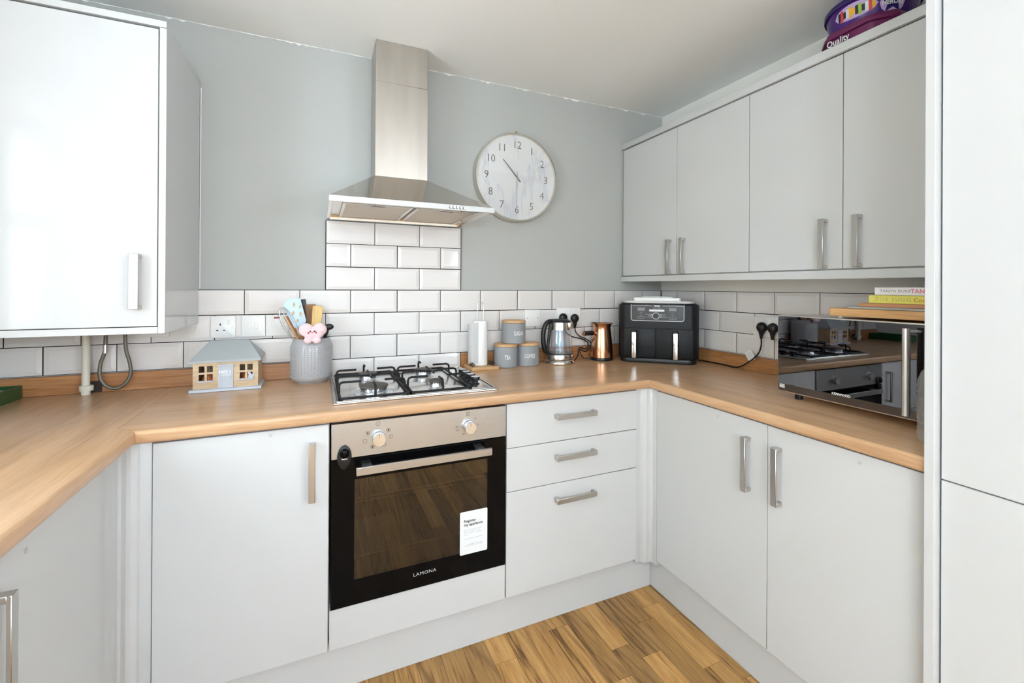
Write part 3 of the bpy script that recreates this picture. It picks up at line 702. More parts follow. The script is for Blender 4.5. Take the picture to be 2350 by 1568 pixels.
# carcass of the oven: open cavity
mb = MB()
CV = dict(x0=0.872, x1=1.349, z0=0.33, z1=0.715, y1=-0.13)
mb.box(OX0+0.015, OX1-0.015, -0.5845, -0.10, 0.765, 0.876)
mb.box(OX0+0.006, CV['x0'], -0.5845, -0.12, 0.296, 0.7645).box(CV['x1'], OX1-0.006, -0.5845, -0.12, 0.296, 0.7645)
mb.box(CV['x0'], CV['x1'], -0.5845, -0.12, 0.296, CV['z0']).box(CV['x0'], CV['x1'], -0.5845, -0.12, CV['z1'], 0.7645).box(CV['x0'], CV['x1'], CV['y1'], -0.12, CV['z0'], CV['z1'])
mb.build('cavity', 'cavity', ov, smooth=False)
def rack(z):
    m_ = MB(); x0, x1 = CV['x0']+0.004, CV['x1']-0.004
    m_.tube([(x0, -0.56, z), (x1, -0.56, z)], 0.0028, 6).tube([(x0, -0.16, z), (x1, -0.16, z)], 0.0025, 6)
    for i in range(19):
        x = x0+(x1-x0)*(i+0.5)/19; m_.tube([(x, -0.56, z+0.003), (x, -0.16, z+0.003)], 0.0014, 5)
    return m_.build('shelf_rack', 'brass', ov)
rack(0.612); rack(0.418)
dr = MB()
WX0, WX1, WZ0, WZ1 = 0.884, 1.336, 0.372, 0.693
for x0, x1, z0, z1 in ((OX0, WX0, 0.2925, 0.7605), (WX1, OX1, 0.2925, 0.7605), (WX0, WX1, 0.2925, WZ0), (WX0, WX1, WZ1, 0.7605)): dr.box(x0, x1, -0.605, -0.5855, z0, z1)
dr = dr.build('door', 'black_gloss', ov, smooth=False)
MB().box(WX0, WX1, -0.6045, -0.600, WZ0, WZ1).build('glass', 'oven_glass', dr, smooth=False)
hb = MB().box(0.886, 1.337, -0.650, -0.642, 0.719, 0.744, 0.001, 1)
hb.box(0.905, 0.935, -0.643, -0.6045, 0.724, 0.740, 0.001, 1).box(1.288, 1.318, -0.643, -0.6045, 0.724, 0.740, 0.001, 1)
hb.build('handle', 'steel', dr)
text('brand_lettering', 'LAMONA', 0.0155, 'print_pale', dr, (1.111, -0.6052, 0.338), sx=1.15, space=1.1)
st = MB().prism(rrect(1.234, 1.336, 0.365, 0.516, 0.004), -0.6062, -0.6052, 'XZ').build('sticker', 'sticker', dr, smooth=False)
text('print', 'Register', 0.0135, 'print_dark', st, (1.248, -0.6063, 0.482), align='LEFT', bold=0.02)
text('print', 'my appliance', 0.0135, 'print_dark', st, (1.248, -0.6063, 0.469), align='LEFT', bold=0.02)
m_ = MB()
for k, w in enumerate((0.066, 0.060, 0.066, 0.018)): m_.box(1.248, 1.248+w, -0.6066, -0.6062, 0.450-k*0.006, 0.4512-k*0.006)
m_.box(1.248, 1.318, -0.6066, -0.6062, 0.419, 0.4205)
m_.tube([(1.300, -0.6066, 0.481), (1.304, -0.6066, 0.478), (1.313, -0.6066, 0.486)], 0.0004, 4)
m_.build('print', 'print_pale', st, smooth=False)
text('print', 'LAMONA', 0.0120, 'print_pale', st, (1.285, -0.6063, 0.396), sx=1.2, space=1.1)
for kx in (0.957, 1.2645):
    kz = 0.8165
    Mk = Matrix.Translation((kx, -0.607, kz)) @ Matrix.Rotation(R(90), 4, 'X')
    kn = MB().lathe([(0.0, 0.0), (0.0175, 0.0), (0.0175, 0.003), (0.0205, 0.006), (0.0205, 0.021), (0.0195, 0.0235), (0.0, 0.0235)], (0, 0, 0), 40, Mk).build('knob', 'alu', ov)
    MB().box(kx-0.0005, kx+0.0005, -0.6310, -0.6304, kz+0.006, kz+0.018).build('pointer', 'print_dark', kn, smooth=False)
def icon(x, z, s=0.012, fill=False, glyph=None):
    m_ = MB()
    pts = [(px, -0.6073, pz) for px, pz in rrect(x-s/2, x+s/2, z-s/2, z+s/2, s*0.2, 2)]
    m_.tube(pts, 0.0005, 4, closed=True)
    if fill: m_.box(x-s*0.22, x+s*0.22, -0.6076, -0.6071, z-s*0.3, z+s*0.3)
    i_ = m_.build('icon', 'print_dark', ov, smooth=False)
    if glyph: text('print', glyph, s*0.8, 'print_dark', i_, (x, -0.6074, z))
kx = 0.957
icon(kx-0.002, 0.8640, 0.0125, glyph='›'); icon(kx-0.034, 0.8365, 0.0105, True); icon(kx+0.031, 0.8395, 0.0105, True)
icon(kx-0.042, 0.812, 0.0105); icon(kx+0.039, 0.8165, 0.0105); icon(kx-0.019, 0.7905, 0.0105, True); icon(kx+0.018, 0.7930, 0.0105)
def dot(x, z): MB().lathe([(0, 0), (0.0013, 0), (0.0013, 0.0005), (0, 0.0006)], (0, 0, 0), 8, Matrix.Translation((x, -0.6069, z)) @ Matrix.Rotation(R(90), 4, 'X')).build('dot', 'print_dark', ov, smooth=False)
dot(kx-0.003, 0.848); dot(1.2605, 0.847); dot(1.318, 0.823)
icon(1.2605, 0.862, 0.0125, glyph='C')
for s_, dx, dz in (('50', 0.024, 0.026), ('100', 0.033, 0.004), ('150', 0.022, -0.020), ('200', -0.020, -0.0235), ('250', -0.042, -0.0075), ('Max', -0.043, 0.004)):
    text('print', s_, 0.0068, 'print_dark', ov, (1.2645+dx, -0.6073, 0.8165+dz))
lk = thing('child_lock', 'black oval child safety lock stuck over oven panel and door', 'safety lock', (0.853, -0.608, 0.77))
lkb = MB().ball((0.853, -0.6135, 0.770), 0.0215, 0.0055, 0.037, 20)
lkb.box(0.837, 0.869, -0.6125, -0.6074, 0.742, 0.798, 0.002, 1)
lkb.build('body', 'black', lk)
MB().ball((0.853, -0.617, 0.784), 0.0145, 0.008, 0.016, 16).build('push_button', 'black_gloss', lk)
text('brand_lettering', 'BeeGo', 0.0062, 'print_white', lk, (0.853, -0.6198, 0.768), bold=0.02)

# ------------------------------------------------------------------ gas hob
HX0, HX1, HY0, HY1 = 0.821, 1.402, -0.545, -0.040
hb = thing('gas_hob', 'stainless steel four-burner gas hob set in the worktop', 'hob', (1.11, -0.29, ZW))
mb = MB()
mb.prism(rrect(HX0, HX1, HY0, HY1, 0.006), ZW+0.0003, ZW+0.006, 'XY', 0.0035, 2)
mb.build('hob_plate', 'steel_hob', hb)
mb = MB()   # raised rolled rim
mb.tube([(x, y, ZW+0.0065) for x, y in rrect(HX0+0.010, HX1-0.010, HY0+0.010, HY1-0.010, 0.012, 4)], [0.004]*20, 8, closed=True)
mb.build('rim', 'steel_hob', hb)
ZH = ZW+0.006
for bx_, by_, br in ((0.961, -0.425, 0.049), (0.963, -0.185, 0.036), (1.189, -0.425, 0.025), (1.190, -0.185, 0.038)):
    bu = MB().lathe([(br*1.45, 0.0), (br*1.35, 0.003), (br*1.0, 0.004), (br*0.98, 0.006), (br*0.93, 0.008), (br*0.95, 0.021), (br*0.6, 0.022), (0, 0.022)], (bx_, by_, ZH), 36).build('burner', 'alu', hb)
    cp = MB().lathe([(0, 0.0205), (br*0.98, 0.0205), (br*1.03, 0.023), (br*1.0, 0.0275), (br*0.85, 0.0300), (0, 0.0308)], (bx_, by_, ZH), 36).build('burner_cap', 'cap', bu)
    m_ = MB(); n_ = int(br*640)
    for k in range(n_):
        a = 2*math.pi*k/n_; m_.box(-0.0012, 0.0012, -0.0012, 0.0012, -0.0022, 0.0016, 0, 1, Matrix.Translation((bx_+br*0.94*math.cos(a), by_+br*0.94*math.sin(a), ZH+0.0195)) @ Matrix.Rotation(a, 4, 'Z'))
    m_.build('flame_ports', 'black', bu, smooth=False)['kind'] = 'stuff'
def grate(x0, x1):
    y0, y1, zf, zt = -0.515, -0.070, ZH+0.007, ZH+0.044; r = 0.0042
    gobj = MB()
    gobj.tube([(x, y, zf) for x, y in rrect(x0, x1, y0, y1, 0.008, 2)], 0.0045, 8, closed=True)
    for x, y in ((x0+.004, y0+.004), (x1-.004, y0+.004), (x0+.004, y1-.004), (x1-.004, y1-.004)): gobj.lathe([(0.006, 0), (0.006, zf-ZH)], (x, y, ZH), 10)
    gr = gobj.build('pan_support', 'black_enamel', hb)
    cx = (x0+x1)/2; ym = -0.300
    def finger(p, q):   # riser at p, finger towards q
        p = Vector(p); q = Vector(q); d = (q-p).normalized()
        pts = [p, p+Vector((0, 0, zt-zf-0.012)), p+Vector((0, 0, zt-zf-0.003))+d*0.004, p+Vector((0, 0, zt-zf))+d*0.012, q+Vector((0, 0, zt-zf))]
        MB().tube(pts, r, 8).build('finger', 'black_enamel', gr)
    for y in (-0.425, -0.185):
        finger((x0, y, zf), (x0+0.075, y, zf)); finger((x1, y, zf), (x1-0.072, y, zf))
    finger((cx, y0, zf), (cx, y0+0.060, zf)); finger((cx, y1, zf), (cx, y1-0.045, zf))
    long = [(x0, ym, zf), (x0, ym, zt-0.012), (x0+0.004, ym, zt-0.003), (x0+0.012, ym, zt), (cx-0.045, ym, zt), (cx-0.03, ym, zt-0.004), (cx, ym, zt-0.006), (cx+0.03, ym, zt-0.004), (cx+0.045, ym, zt), (x1-0.012, ym, zt), (x1-0.004, ym, zt-0.003), (x1, ym, zt-0.012), (x1, ym, zf)]
    MB().tube(long, r, 8).build('bridge_bar', 'black_enamel', gr)
    MB().tube([(cx, ym+0.070, zt+0.001), (cx, ym-0.070, zt+0.001)], r, 8).build('cross_bar', 'black_enamel', gr)
grate(0.843, 1.071); grate(1.083, 1.305)
for ky in (-0.262, -0.316, -0.372, -0.432):
    kb = MB().lathe([(0.017, 0.0), (0.017, 0.002), (0.0105, 0.004), (0.0105, 0.012), (0.0175, 0.016), (0.0185, 0.024), (0.0175, 0.028), (0, 0.0285)], (1.346, ky, ZH), 24).build('knob', 'black', hb)
    MB().lathe([(0.0, 0.0288), (0.0165, 0.0286), (0.0165, 0.0296), (0.0, 0.0298)], (1.346, ky, ZH), 24).build('knob_disc', 'alu', kb)

# ------------------------------------------------------------------ cooker hood
hd = thing('cooker_hood', 'stainless steel chimney cooker hood above the hob', 'cooker hood', (1.105, -0.24, 1.6))
X0, X1, Y0, Z0, Z1, ZP = 0.806, 1.404, -0.480, 1.6015, 1.6215, 1.772
cx0, cx1, cyf = 0.9875, 1.2065, -0.180
b = bmesh.new()
def q(*p): return b.verts.new(p)
A = [q(X0, Y0, Z1), q(X1, Y0, Z1), q(X1, -0.0125, Z1), q(X0, -0.0125, Z1)]
B = [q(cx0-0.002, cyf-0.002, ZP), q(cx1+0.002, cyf-0.002, ZP), q(cx1+0.002, -0.0125, ZP), q(cx0-0.002, -0.0125, ZP)]
D = [q(X0, Y0, Z0), q(X1, Y0, Z0), q(X1, -0.0125, Z0), q(X0, -0.0125, Z0)]
E_ = [q(X0+0.012, Y0+0.012, Z0), q(X1-0.012, Y0+0.012, Z0), q(X1-0.012, -0.020, Z0), q(X0+0.012, -0.020, Z0)]
F_ = [q(X0+0.016, Y0+0.016, Z0+0.010), q(X1-0.016, Y0+0.016, Z0+0.010), q(X1-0.016, -0.022, Z0+0.010), q(X0+0.016, -0.022, Z0+0.010)]
for P_, Q_ in ((A, B), (D, A), (E_, D), (F_, E_)):
    for k in range(4): b.faces.new((P_[k], P_[(k+1) % 4], Q_[(k+1) % 4], Q_[k]))
b.faces.new(F_); b.faces.new(B)
bmesh.ops.recalc_face_normals(b, faces=b.faces)
mb = MB(); mb.merge(b); can = mb.build('canopy', 'steel_mirror', hd, smooth=False)
MB().box(X0-0.0005, X1+0.0005, Y0-0.0012, Y0, Z0, Z1+0.0004, 0.0004, 1).build('front_band', 'band_steel', can)
MB().box(cx0, cx1, cyf, -0.0125, ZP+0.0005, 2.170, 0.001, 1).build('chimney_lower', 'steel_v', hd)
MB().box(cx0+0.0015, cx1-0.0015, cyf+0.0015, -0.0125, 2.1705, ZC-0.001, 0.001, 1).build('chimney_upper', 'steel_v', hd)
for fx0, fx1 in ((0.852, 1.098), (1.112, 1.358)):
    f_ = MB().box(fx0, fx1, -0.435, -0.070, Z0+0.006, Z0+0.0105, 0.002, 1).build('grease_filter', 'filter', hd)
    m_ = MB(); t_ = 0.012
    for a_ in ((fx0, fx1, -0.435, -0.435+t_), (fx0, fx1, -0.070-t_, -0.070), (fx0, fx0+t_, -0.435+t_, -0.070-t_), (fx1-t_, fx1, -0.435+t_, -0.070-t_)): m_.box(*a_, Z0+0.0035, Z0+0.0065, 0.001, 1)
    m_.build('filter_frame', 'steel_mirror', f_)
    xc = (fx0+fx1)/2
    MB().box(xc-0.05, xc+0.05, -0.412, -0.392, Z0+0.0045, Z0+0.0062, 0.001, 1).build('catch', 'steel', f_)
    MB().box(xc-0.025, xc+0.025, -0.405, -0.398, Z0+0.0038, Z0+0.0046).build('catch_slot', 'slot', f_)
for k in range(5):
    bxk = 1.2275+k*0.0132
    MB().lathe([(0.0038, 0), (0.0042, 0.002), (0.0036, 0.006), (0, 0.0065)], (0, 0, 0), 14, Matrix.Translation((bxk, Y0-0.0012, 1.6115)) @ Matrix.Rotation(R(90), 4, 'X')).build('button', 'chrome', hd)
    MB().lathe([(0.0042, 0), (0.0056, 0), (0.0056, 0.0006), (0.0042, 0.0006)], (0, 0, 0), 14, Matrix.Translation((bxk, Y0-0.0012, 1.6115)) @ Matrix.Rotation(R(90), 4, 'X')).build('button_ring', 'print_dark', hd)

# ------------------------------------------------------------------ clock
ck = thing('wall_clock', 'round marble-faced wall clock with thin silver rim on grey wall', 'clock', (1.695, -0.002, 1.869))
cc = Vector((1.695, 0, 1.869)); CR = 0.224
Mc = Matrix.Translation(cc) @ Matrix.Rotation(R(90), 4, 'X')
MB().lathe([(CR*0.9, 0.002), (CR, 0.002), (CR+0.001, 0.006), (CR, 0.046), (CR-0.002, 0.050), (CR-0.007, 0.050), (CR-0.009, 0.046), (CR-0.010, 0.036), (CR*0.9, 0.036)], (0, 0, 0), 96, Mc).build('rim', 'silver_rim', ck)
MB().lathe([(0, 0.0355), (CR-0.009, 0.0355), (CR-0.009, 0.0375), (0, 0.0375)], (0, 0, 0), 96, Mc).build('face', 'marble', ck)
for h in range(1, 13):
    a = R(90-30*h); rr_ = 0.165
    text('numeral', str(h), 0.054, 'numeral', ck, (cc.x+rr_*math.cos(a), -0.0376, cc.z+rr_*math.sin(a)), sx=0.92, depth=0.0012, bold=-0.006)
def hand(name, ang, l0, l1, w, y, mat):
    a = R(90-ang); d = Vector((math.cos(a), 0, math.sin(a))); s_ = Vector((-d.z, 0, d.x))
    p = [d*l1+s_*w*0.3, d*l1-s_*w*0.3, -d*l0-s_*w*0.6, -d*l0+s_*w*0.6]
    MB().prism([(cc.x+v.x, cc.z+v.z) for v in p], y-0.001, y, 'XZ').build(name, mat, ck, smooth=False)
hand('hour_hand', 318, 0.028, 0.115, 0.006, -0.0400, 'numeral'); hand('minute_hand', 181, 0.03, 0.155, 0.004, -0.0420, 'print_pale')
MB().lathe([(0, 0.037), (0.005, 0.037), (0.005, 0.0435), (0, 0.044)], (0, 0, 0), 16, Mc).build('hub', 'silver_rim', ck)
MB().lathe([(0, 0.0465), (CR-0.0075, 0.0465), (CR-0.0075, 0.048), (0, 0.048)], (0, 0, 0), 96, Mc).build('glass', 'clock_glass', ck)
tag(MB().lathe([(0.0022, 0), (0.0022, 0.014), (0.005, 0.015), (0.0045, 0.018), (0, 0.0185)], (0, 0, 0), 12, Matrix.Translation((1.7, -0.0002, 2.108)) @ Matrix.Rotation(R(90), 4, 'X')).build('wall_screw', 'brass'), 'small brass screw in the wall just above the clock', 'screw')

# ------------------------------------------------------------------ house box
hs = thing('house_box', 'wooden egg storage box shaped like a cottage with grey roof', 'storage box', (0.465, -0.10, ZW))
MB().box(0.350, 0.578, -0.174, -0.024, ZW+0.0003, ZW+0.0115, 0.0015, 1).build('base', 'house_pale', hs)
hx0, hx1, hy0, hy1, hz0, hz1 = 0.361, 0.567, -0.165, -0.034, ZW+0.0118, 1.0285
mb = MB(); t = 0.007
wins = ((0.379, 0.422), (0.507, 0.549)); wz0, wz1 = 0.963, 1.016
xs = [hx0, wins[0][0], wins[0][1], wins[1][0], wins[1][1], hx1]
for a_, c_ in ((xs[0], xs[1]), (xs[2], xs[3]), (xs[4], xs[5])): mb.box(a_, c_, hy0, hy0+t, hz0, hz1)
for a_, c_ in wins:
    mb.box(a_, c_, hy0, hy0+t, hz0, wz0).box(a_, c_, hy0, hy0+t, wz1, hz1)
    xm, zm = (a_+c_)/2, (wz0+wz1)/2
    mb.box(xm-0.0035, xm+0.0035, hy0, hy0+t, wz0, wz1).box(a_, xm-0.0035, hy0, hy0+t, zm-0.0035, zm+0.0035).box(xm+0.0035, c_, hy0, hy0+t, zm-0.0035, zm+0.0035)
mb.box(hx0, hx0+t, hy0+t, hy1, hz0, hz1).box(hx1-t, hx1, hy0+t, hy1, hz0, hz1).box(hx0+t, hx1-t, hy1-t, hy1, hz0, hz1)
mb.build('walls', 'house_wood', hs, smooth=False)
b = bmesh.new(); ex0, ex1, ey0, ey1 = 0.351, 0.577, -0.176, -0.022
lo = [b.verts.new(v) for v in ((ex0, ey0, hz1+0.0004), (ex1, ey0, hz1+0.0004), (ex1, ey1, hz1+0.0004), (ex0, ey1, hz1+0.0004))]
md = [b.verts.new(v) for v in ((ex0, ey0, hz1+0.009), (ex1, ey0, hz1+0.009), (ex1, ey1, hz1+0.009), (ex0, ey1, hz1+0.009))]
tp = [b.verts.new(v) for v in ((0.402, -0.104, 1.102), (0.528, -0.104, 1.102), (0.528, -0.094, 1.102), (0.402, -0.094, 1.102))]
for P_, Q_ in ((lo, md), (md, tp)):
    for k in range(4): b.faces.new((P_[k], P_[(k+1) % 4], Q_[(k+1) % 4], Q_[k]))
b.faces.new(tp); b.faces.new(lo); bmesh.ops.recalc_face_normals(b, faces=b.faces)
mb = MB(); mb.merge(b); mb.build('roof', 'house_grey', hs, smooth=False)
dx0, dx1 = 0.4395, 0.4865
hd_ = MB().box(dx0, dx1, hy0-0.003, hy0-0.0002, hz0, 1.012, 0.0003, 1).build('door', 'house_pale', hs)
for k in range(1, 7):
    xk = dx0+(dx1-dx0)*k/7; MB().box(xk-0.0005, xk+0.0005, hy0-0.0032, hy0-0.0029, hz0+0.001, 1.011).build('groove', 'house_grey', hd_, smooth=False)
MB().box(dx0-0.004, dx1+0.004, hy0-0.006, hy0-0.0002, 1.0125, 1.0195, 0.0008, 1).build('lintel', 'house_pale', hd_)
MB().tube([(0.4815, hy0-0.003, 0.977), (0.4815, hy0-0.008, 0.977), (0.476, hy0-0.009, 0.976)], 0.0014, 6).build('knob', 'nickel', hd_)
text('print', 'NO.1', 0.0165, 'print_white', hd_, (0.4615, hy0-0.0033, 0.991), bold=0.03)
MB().box(0.4475, 0.4765, hy0-0.0034, hy0-0.0030, 0.979, 0.981).build('print', 'print_white', hd_, smooth=False)
for a_, c_ in wins: MB().box(a_-0.005, c_+0.005, hy0-0.005, hy0-0.0002, wz0-0.006, wz0-0.001, 0.0008, 1).build('window_sill', 'house_pale', hs)
bird = [(0.533, 0.966), (0.537, 0.974), (0.534, 0.984), (0.538, 0.988), (0.542, 0.986), (0.545, 0.979), (0.553, 0.976), (0.560, 0.981), (0.557, 0.974), (0.551, 0.967), (0.549, 0.962), (0.543, 0.9622)]
MB().prism(bird, hy0-0.005, hy0-0.002, 'XZ').build('bird', 'house_pale', hs, smooth=False)
egg = MB().lathe([(0.0, 0.0), (0.010, 0.0025), (0.017, 0.009), (0.0205, 0.020), (0.0195, 0.031), (0.0145, 0.043), (0.008, 0.050), (0, 0.052)], (0, 0, 0), 20)
eo = egg.build('egg', 'egg')
spots = [(0.402, -0.130), (0.528, -0.130), (0.446, -0.126), (0.487, -0.126), (0.425, -0.085), (0.510, -0.085)]
for i, (ex, ey) in enumerate(spots):
    e2_ = eo if i == 0 else eo.copy()
    if i: COL.objects.link(e2_)
    e2_.location = (ex, ey, ZW+0.0118); tag(e2_, 'brown egg lying inside the cottage-shaped box', 'egg', 'eggs in the cottage box')

# ------------------------------------------------------------------ utensil pot
PC = Vector((0.751, -0.103, ZW))
pt = thing('utensil_pot', 'grey dimpled stoneware utensil pot beside the hob', 'pot', PC)
prof = [(0, 0.0), (0.055, 0.0), (0.058, 0.004), (0.060, 0.006), (0.073, 0.014), (0.0775, 0.026), (0.0785, 0.10), (0.0775, 0.150), (0.0755, 0.156), (0.068, 0.176), (0.067, 0.179), (0.064, 0.179), (0.063, 0.175), (0.070, 0.150), (0.072, 0.030), (0.062, 0.012), (0, 0.010)]
MB().lathe(prof, PC, 56).build('body', 'crock', pt)
m_ = bmesh.new()
for rowi in range(14):
    z = 0.026+rowi*0.0092; n_ = 40
    rr_ = 0.0780
    for k in range(n_):
        a = 2*math.pi*(k+0.0)/n_
        ca, sa = math.cos(a), math.sin(a); tv = Vector((-sa, ca, 0)); c_ = Vector((ca*rr_, sa*rr_, z)); o_ = Vector((ca, sa, 0))
        ring_ = [m_.verts.new(c_+(tv*math.cos(j*math.pi/3)+Vector((0, 0, 1))*math.sin(j*math.pi/3))*0.0030) for j in range(6)]
        top_ = [m_.verts.new(c_+o_*0.0019+(tv*math.cos(j*math.pi/3)+Vector((0, 0, 1))*math.sin(j*math.pi/3))*0.0015) for j in range(6)]
        for j in range(6): m_.faces.new((ring_[j], ring_[(j+1) % 6], top_[(j+1) % 6], top_[j]))
        m_.faces.new(top_)
mb = MB(); mb.merge(m_); mb.build('raised_dots', 'crock', pt, local=True, angle=80)['kind'] = 'stuff'
ZB = ZW+0.0135
def plank_along(p0, p1, w0, w1, t, mat, name, parent, roundtop=True):
    """flat blade between two points, facing -y"""
    p0, p1 = Vector(p0), Vector(p1); d = (p1-p0); L_ = d.length; d.normalize(); s_ = Vector((0, 1, 0)).cross(d).normalized(); nn = d.cross(s_)
    pts = []
    if roundtop:
        pts = [(-w0/2, 0), (w0/2, 0), (w1/2, L_-w1*0.12), (w1/2-w1*0.1, L_), (-w1/2+w1*0.1, L_), (-w1/2, L_-w1*0.12)]
    else: pts = [(-w0/2, 0), (w0/2, 0), (w1/2, L_), (-w1/2, L_)]
    Mx = Matrix.Identity(4)
    for i in range(3): Mx[i][0], Mx[i][1], Mx[i][2], Mx[i][3] = s_[i], d[i], nn[i], p0[i]
    return MB().prism(pts, -t/2, t/2, 'XY', t*0.25, 1, Mx).build(name, mat, parent)
# blue silicone spatula
u = thing('spatula', 'pale blue silicone spatula with gingerbread men print and wooden handle', 'spatula', (0.744, -0.112, ZB))
MB().tube([(0.744, -0.105, ZB), (0.706, -0.122, 1.150)], 0.0065, 10).build('handle', 'wood_spoon', u)
blade = [(0.689, 1.142), (0.722, 1.146), (0.731, 1.172), (0.709, 1.262), (0.690, 1.265), (0.664, 1.257), (0.650, 1.242), (0.653, 1.218)]
bl = MB().prism(blade, -0.129, -0.122, 'XZ', 0.002, 2).build('blade', 'blue_silicone', u)
def ginger(x, z, s):
    m_ = MB()
    for dx, dz, rx, rz in ((0, 0.9, 0.42, 0.42), (0, 0, 0.42, 0.65), (-0.55, 0.3, 0.35, 0.22), (0.55, 0.3, 0.35, 0.22), (-0.35, -0.75, 0.25, 0.42), (0.35, -0.75, 0.25, 0.42)):
        m_.ball((x+dx*s, -0.1291, z+dz*s), rx*s, 0.0006, rz*s, 10)
    m_.build('gingerbread_print', 'ginger', bl)
ginger(0.686, 1.236, 0.0075); ginger(0.708, 1.228, 0.006); ginger(0.684, 1.203, 0.0075); ginger(0.710, 1.198, 0.0075); ginger(0.700, 1.172, 0.006)
# whisk
u = thing('whisk', 'wire balloon whisk leaning out of left side of utensil pot', 'whisk', (0.735, -0.13, ZB))
wa, wbv = Vector((0.708, -0.131, 1.075)), Vector((0.640, -0.138, 1.226)); wd = (wbv-wa); wl_ = wd.length; wd.normalize()
ws = Vector((0, 1, 0)).cross(wd).normalized(); wn_ = wd.cross(ws)
m_ = MB()
for k in range(4):
    a = math.pi*k/4; sv = ws*math.cos(a)+wn_*math.sin(a); pts = []
    for i in range(25):
        t_ = -math.pi*0.5+2*math.pi*i/24
        x_ = math.cos(t_)*0.030*(0.55+0.45*(math.sin(t_)+1)/2); y_ = (math.sin(t_)+1)/2*wl_
        off = sv*x_; pts.append(wa+wd*y_+ws*off.dot(ws)+wn_*off.dot(wn_)*0.4)
    m_.tube(pts[:-1], 0.0008, 5, closed=True)
m_.build('wires', 'wire', u)
MB().tube([(0.722, -0.128, ZB), wa+wd*0.012], 0.006, 10).build('handle', 'nickel', u)
# wooden spoons
for k, (a_, b_, lbl) in enumerate((((0.785, -0.125, ZB), (0.652, -0.112, 1.192), 'wooden spoon handle nearest the whisk in utensil pot'), ((0.772, -0.088, ZB), (0.664, -0.100, 1.190), 'wooden spoon handle behind the whisk in utensil pot'))):
    u = thing('wooden_spoon', lbl, 'spoon', a_, group='wooden spoons in the pot')
    a_, b_ = Vector(a_), Vector(b_)
    MB().tube([a_, a_.lerp(b_, 0.5), a_.lerp(b_, 0.97), b_], [0.0055, 0.006, 0.0062, 0.004], 10).build('handle', 'wood_spoon', u)
    MB().ball(a_+Vector((0.0, 0.0, 0.018)), 0.014, 0.010, 0.018, 14).build('bowl', 'wood_spoon', u)
u = thing('spatula', 'slim black spatula standing behind the blue one', 'spatula', (0.75, -0.08, ZB))
plank_along((0.738, -0.060, 1.09), (0.716, -0.054, 1.256), 0.014, 0.022, 0.005, 'black', 'blade', u)
MB().tube([(0.742, -0.070, ZB), (0.738, -0.060, 1.095)], 0.005, 8).build('handle', 'black', u)
u = thing('spatula', 'dark worn wooden spatula behind the pale wooden one', 'spatula', (0.755, -0.07, ZB))
plank_along((0.750, -0.072, 1.10), (0.745, -0.068, 1.235), 0.030, 0.042, 0.006, 'wood_dark', 'blade', u)
MB().tube([(0.760, -0.066, ZB), (0.750, -0.072, 1.105)], 0.006, 8).build('handle', 'wood_dark', u)
u = thing('spatula', 'pale yellow wooden spatula above the pink plush', 'spatula', (0.765, -0.105, ZB))
plank_along((0.761, -0.112, 1.08), (0.774, -0.116, 1.230), 0.032, 0.040, 0.006, 'wood_light', 'blade', u)
MB().tube([(0.757, -0.106, ZB), (0.763, -0.112, 1.085)], 0.006, 8).build('handle', 'wood_light', u)
u = thing('spoon', 'black plastic serving spoon at right side of utensil pot', 'spoon', (0.775, -0.095, ZB))
MB().tube([(0.796, -0.100, ZB), (0.801, -0.100, 1.10), (0.808, -0.100, 1.13)], [0.006, 0.007, 0.009], 8).build('handle', 'black', u)
MB().ball((0.815, -0.100, 1.142), 0.020, 0.008, 0.013, 14).build('bowl', 'black', u)
# plush
pl = thing('plush_toy', 'small pink two-lobed plush toy with smiling face hanging on utensil pot', 'plush toy', (0.757, -0.175, 1.09))
mb = MB()
PX, PY, PZ = 0.7560, -0.180, 1.135
for dx, dy, dz, rx, ry, rz in ((-0.024, 0, 0.004, 0.027, 0.017, 0.026), (0.024, 0, 0.004, 0.027, 0.017, 0.026), (0, 0, -0.008, 0.024, 0.016, 0.022), (0.018, 0, -0.012, 0.022, 0.015, 0.018), (-0.018, 0, -0.010, 0.020, 0.015, 0.018), (-0.017, -0.008, -0.036, 0.0155, 0.014, 0.0145), (0.014, -0.008, -0.037, 0.0155, 0.014, 0.0145)):
    mb.ball((PX+dx, PY+dy, PZ+dz), rx, ry, rz, 24)
po = mb.build('body', 'pink', pl, angle=180)
rm = po.modifiers.new('remesh', 'REMESH'); rm.mode = 'VOXEL'; rm.voxel_size = 0.0016; rm.use_smooth_shade = True
sm = po.modifiers.new('smooth', 'SMOOTH'); sm.iterations = 5; sm.factor = 0.5
for ex in (-0.009, 0.006): MB().ball((PX+ex, PY-0.0175, PZ-0.001), 0.0032, 0.0016, 0.0032, 10).build('eye', 'thread', pl)
for ex in (-0.016, 0.0115): MB().ball((PX+ex, PY-0.0165, PZ-0.0065), 0.0036, 0.0018, 0.0036, 10).build('cheek', 'blush', pl)
MB().tube([(PX-0.0045, PY-0.0180, PZ-0.005), (PX-0.0015, PY-0.0186, PZ-0.0068), (PX+0.0015, PY-0.0184, PZ-0.005)], 0.0008, 5).build('mouth', 'thread', pl)

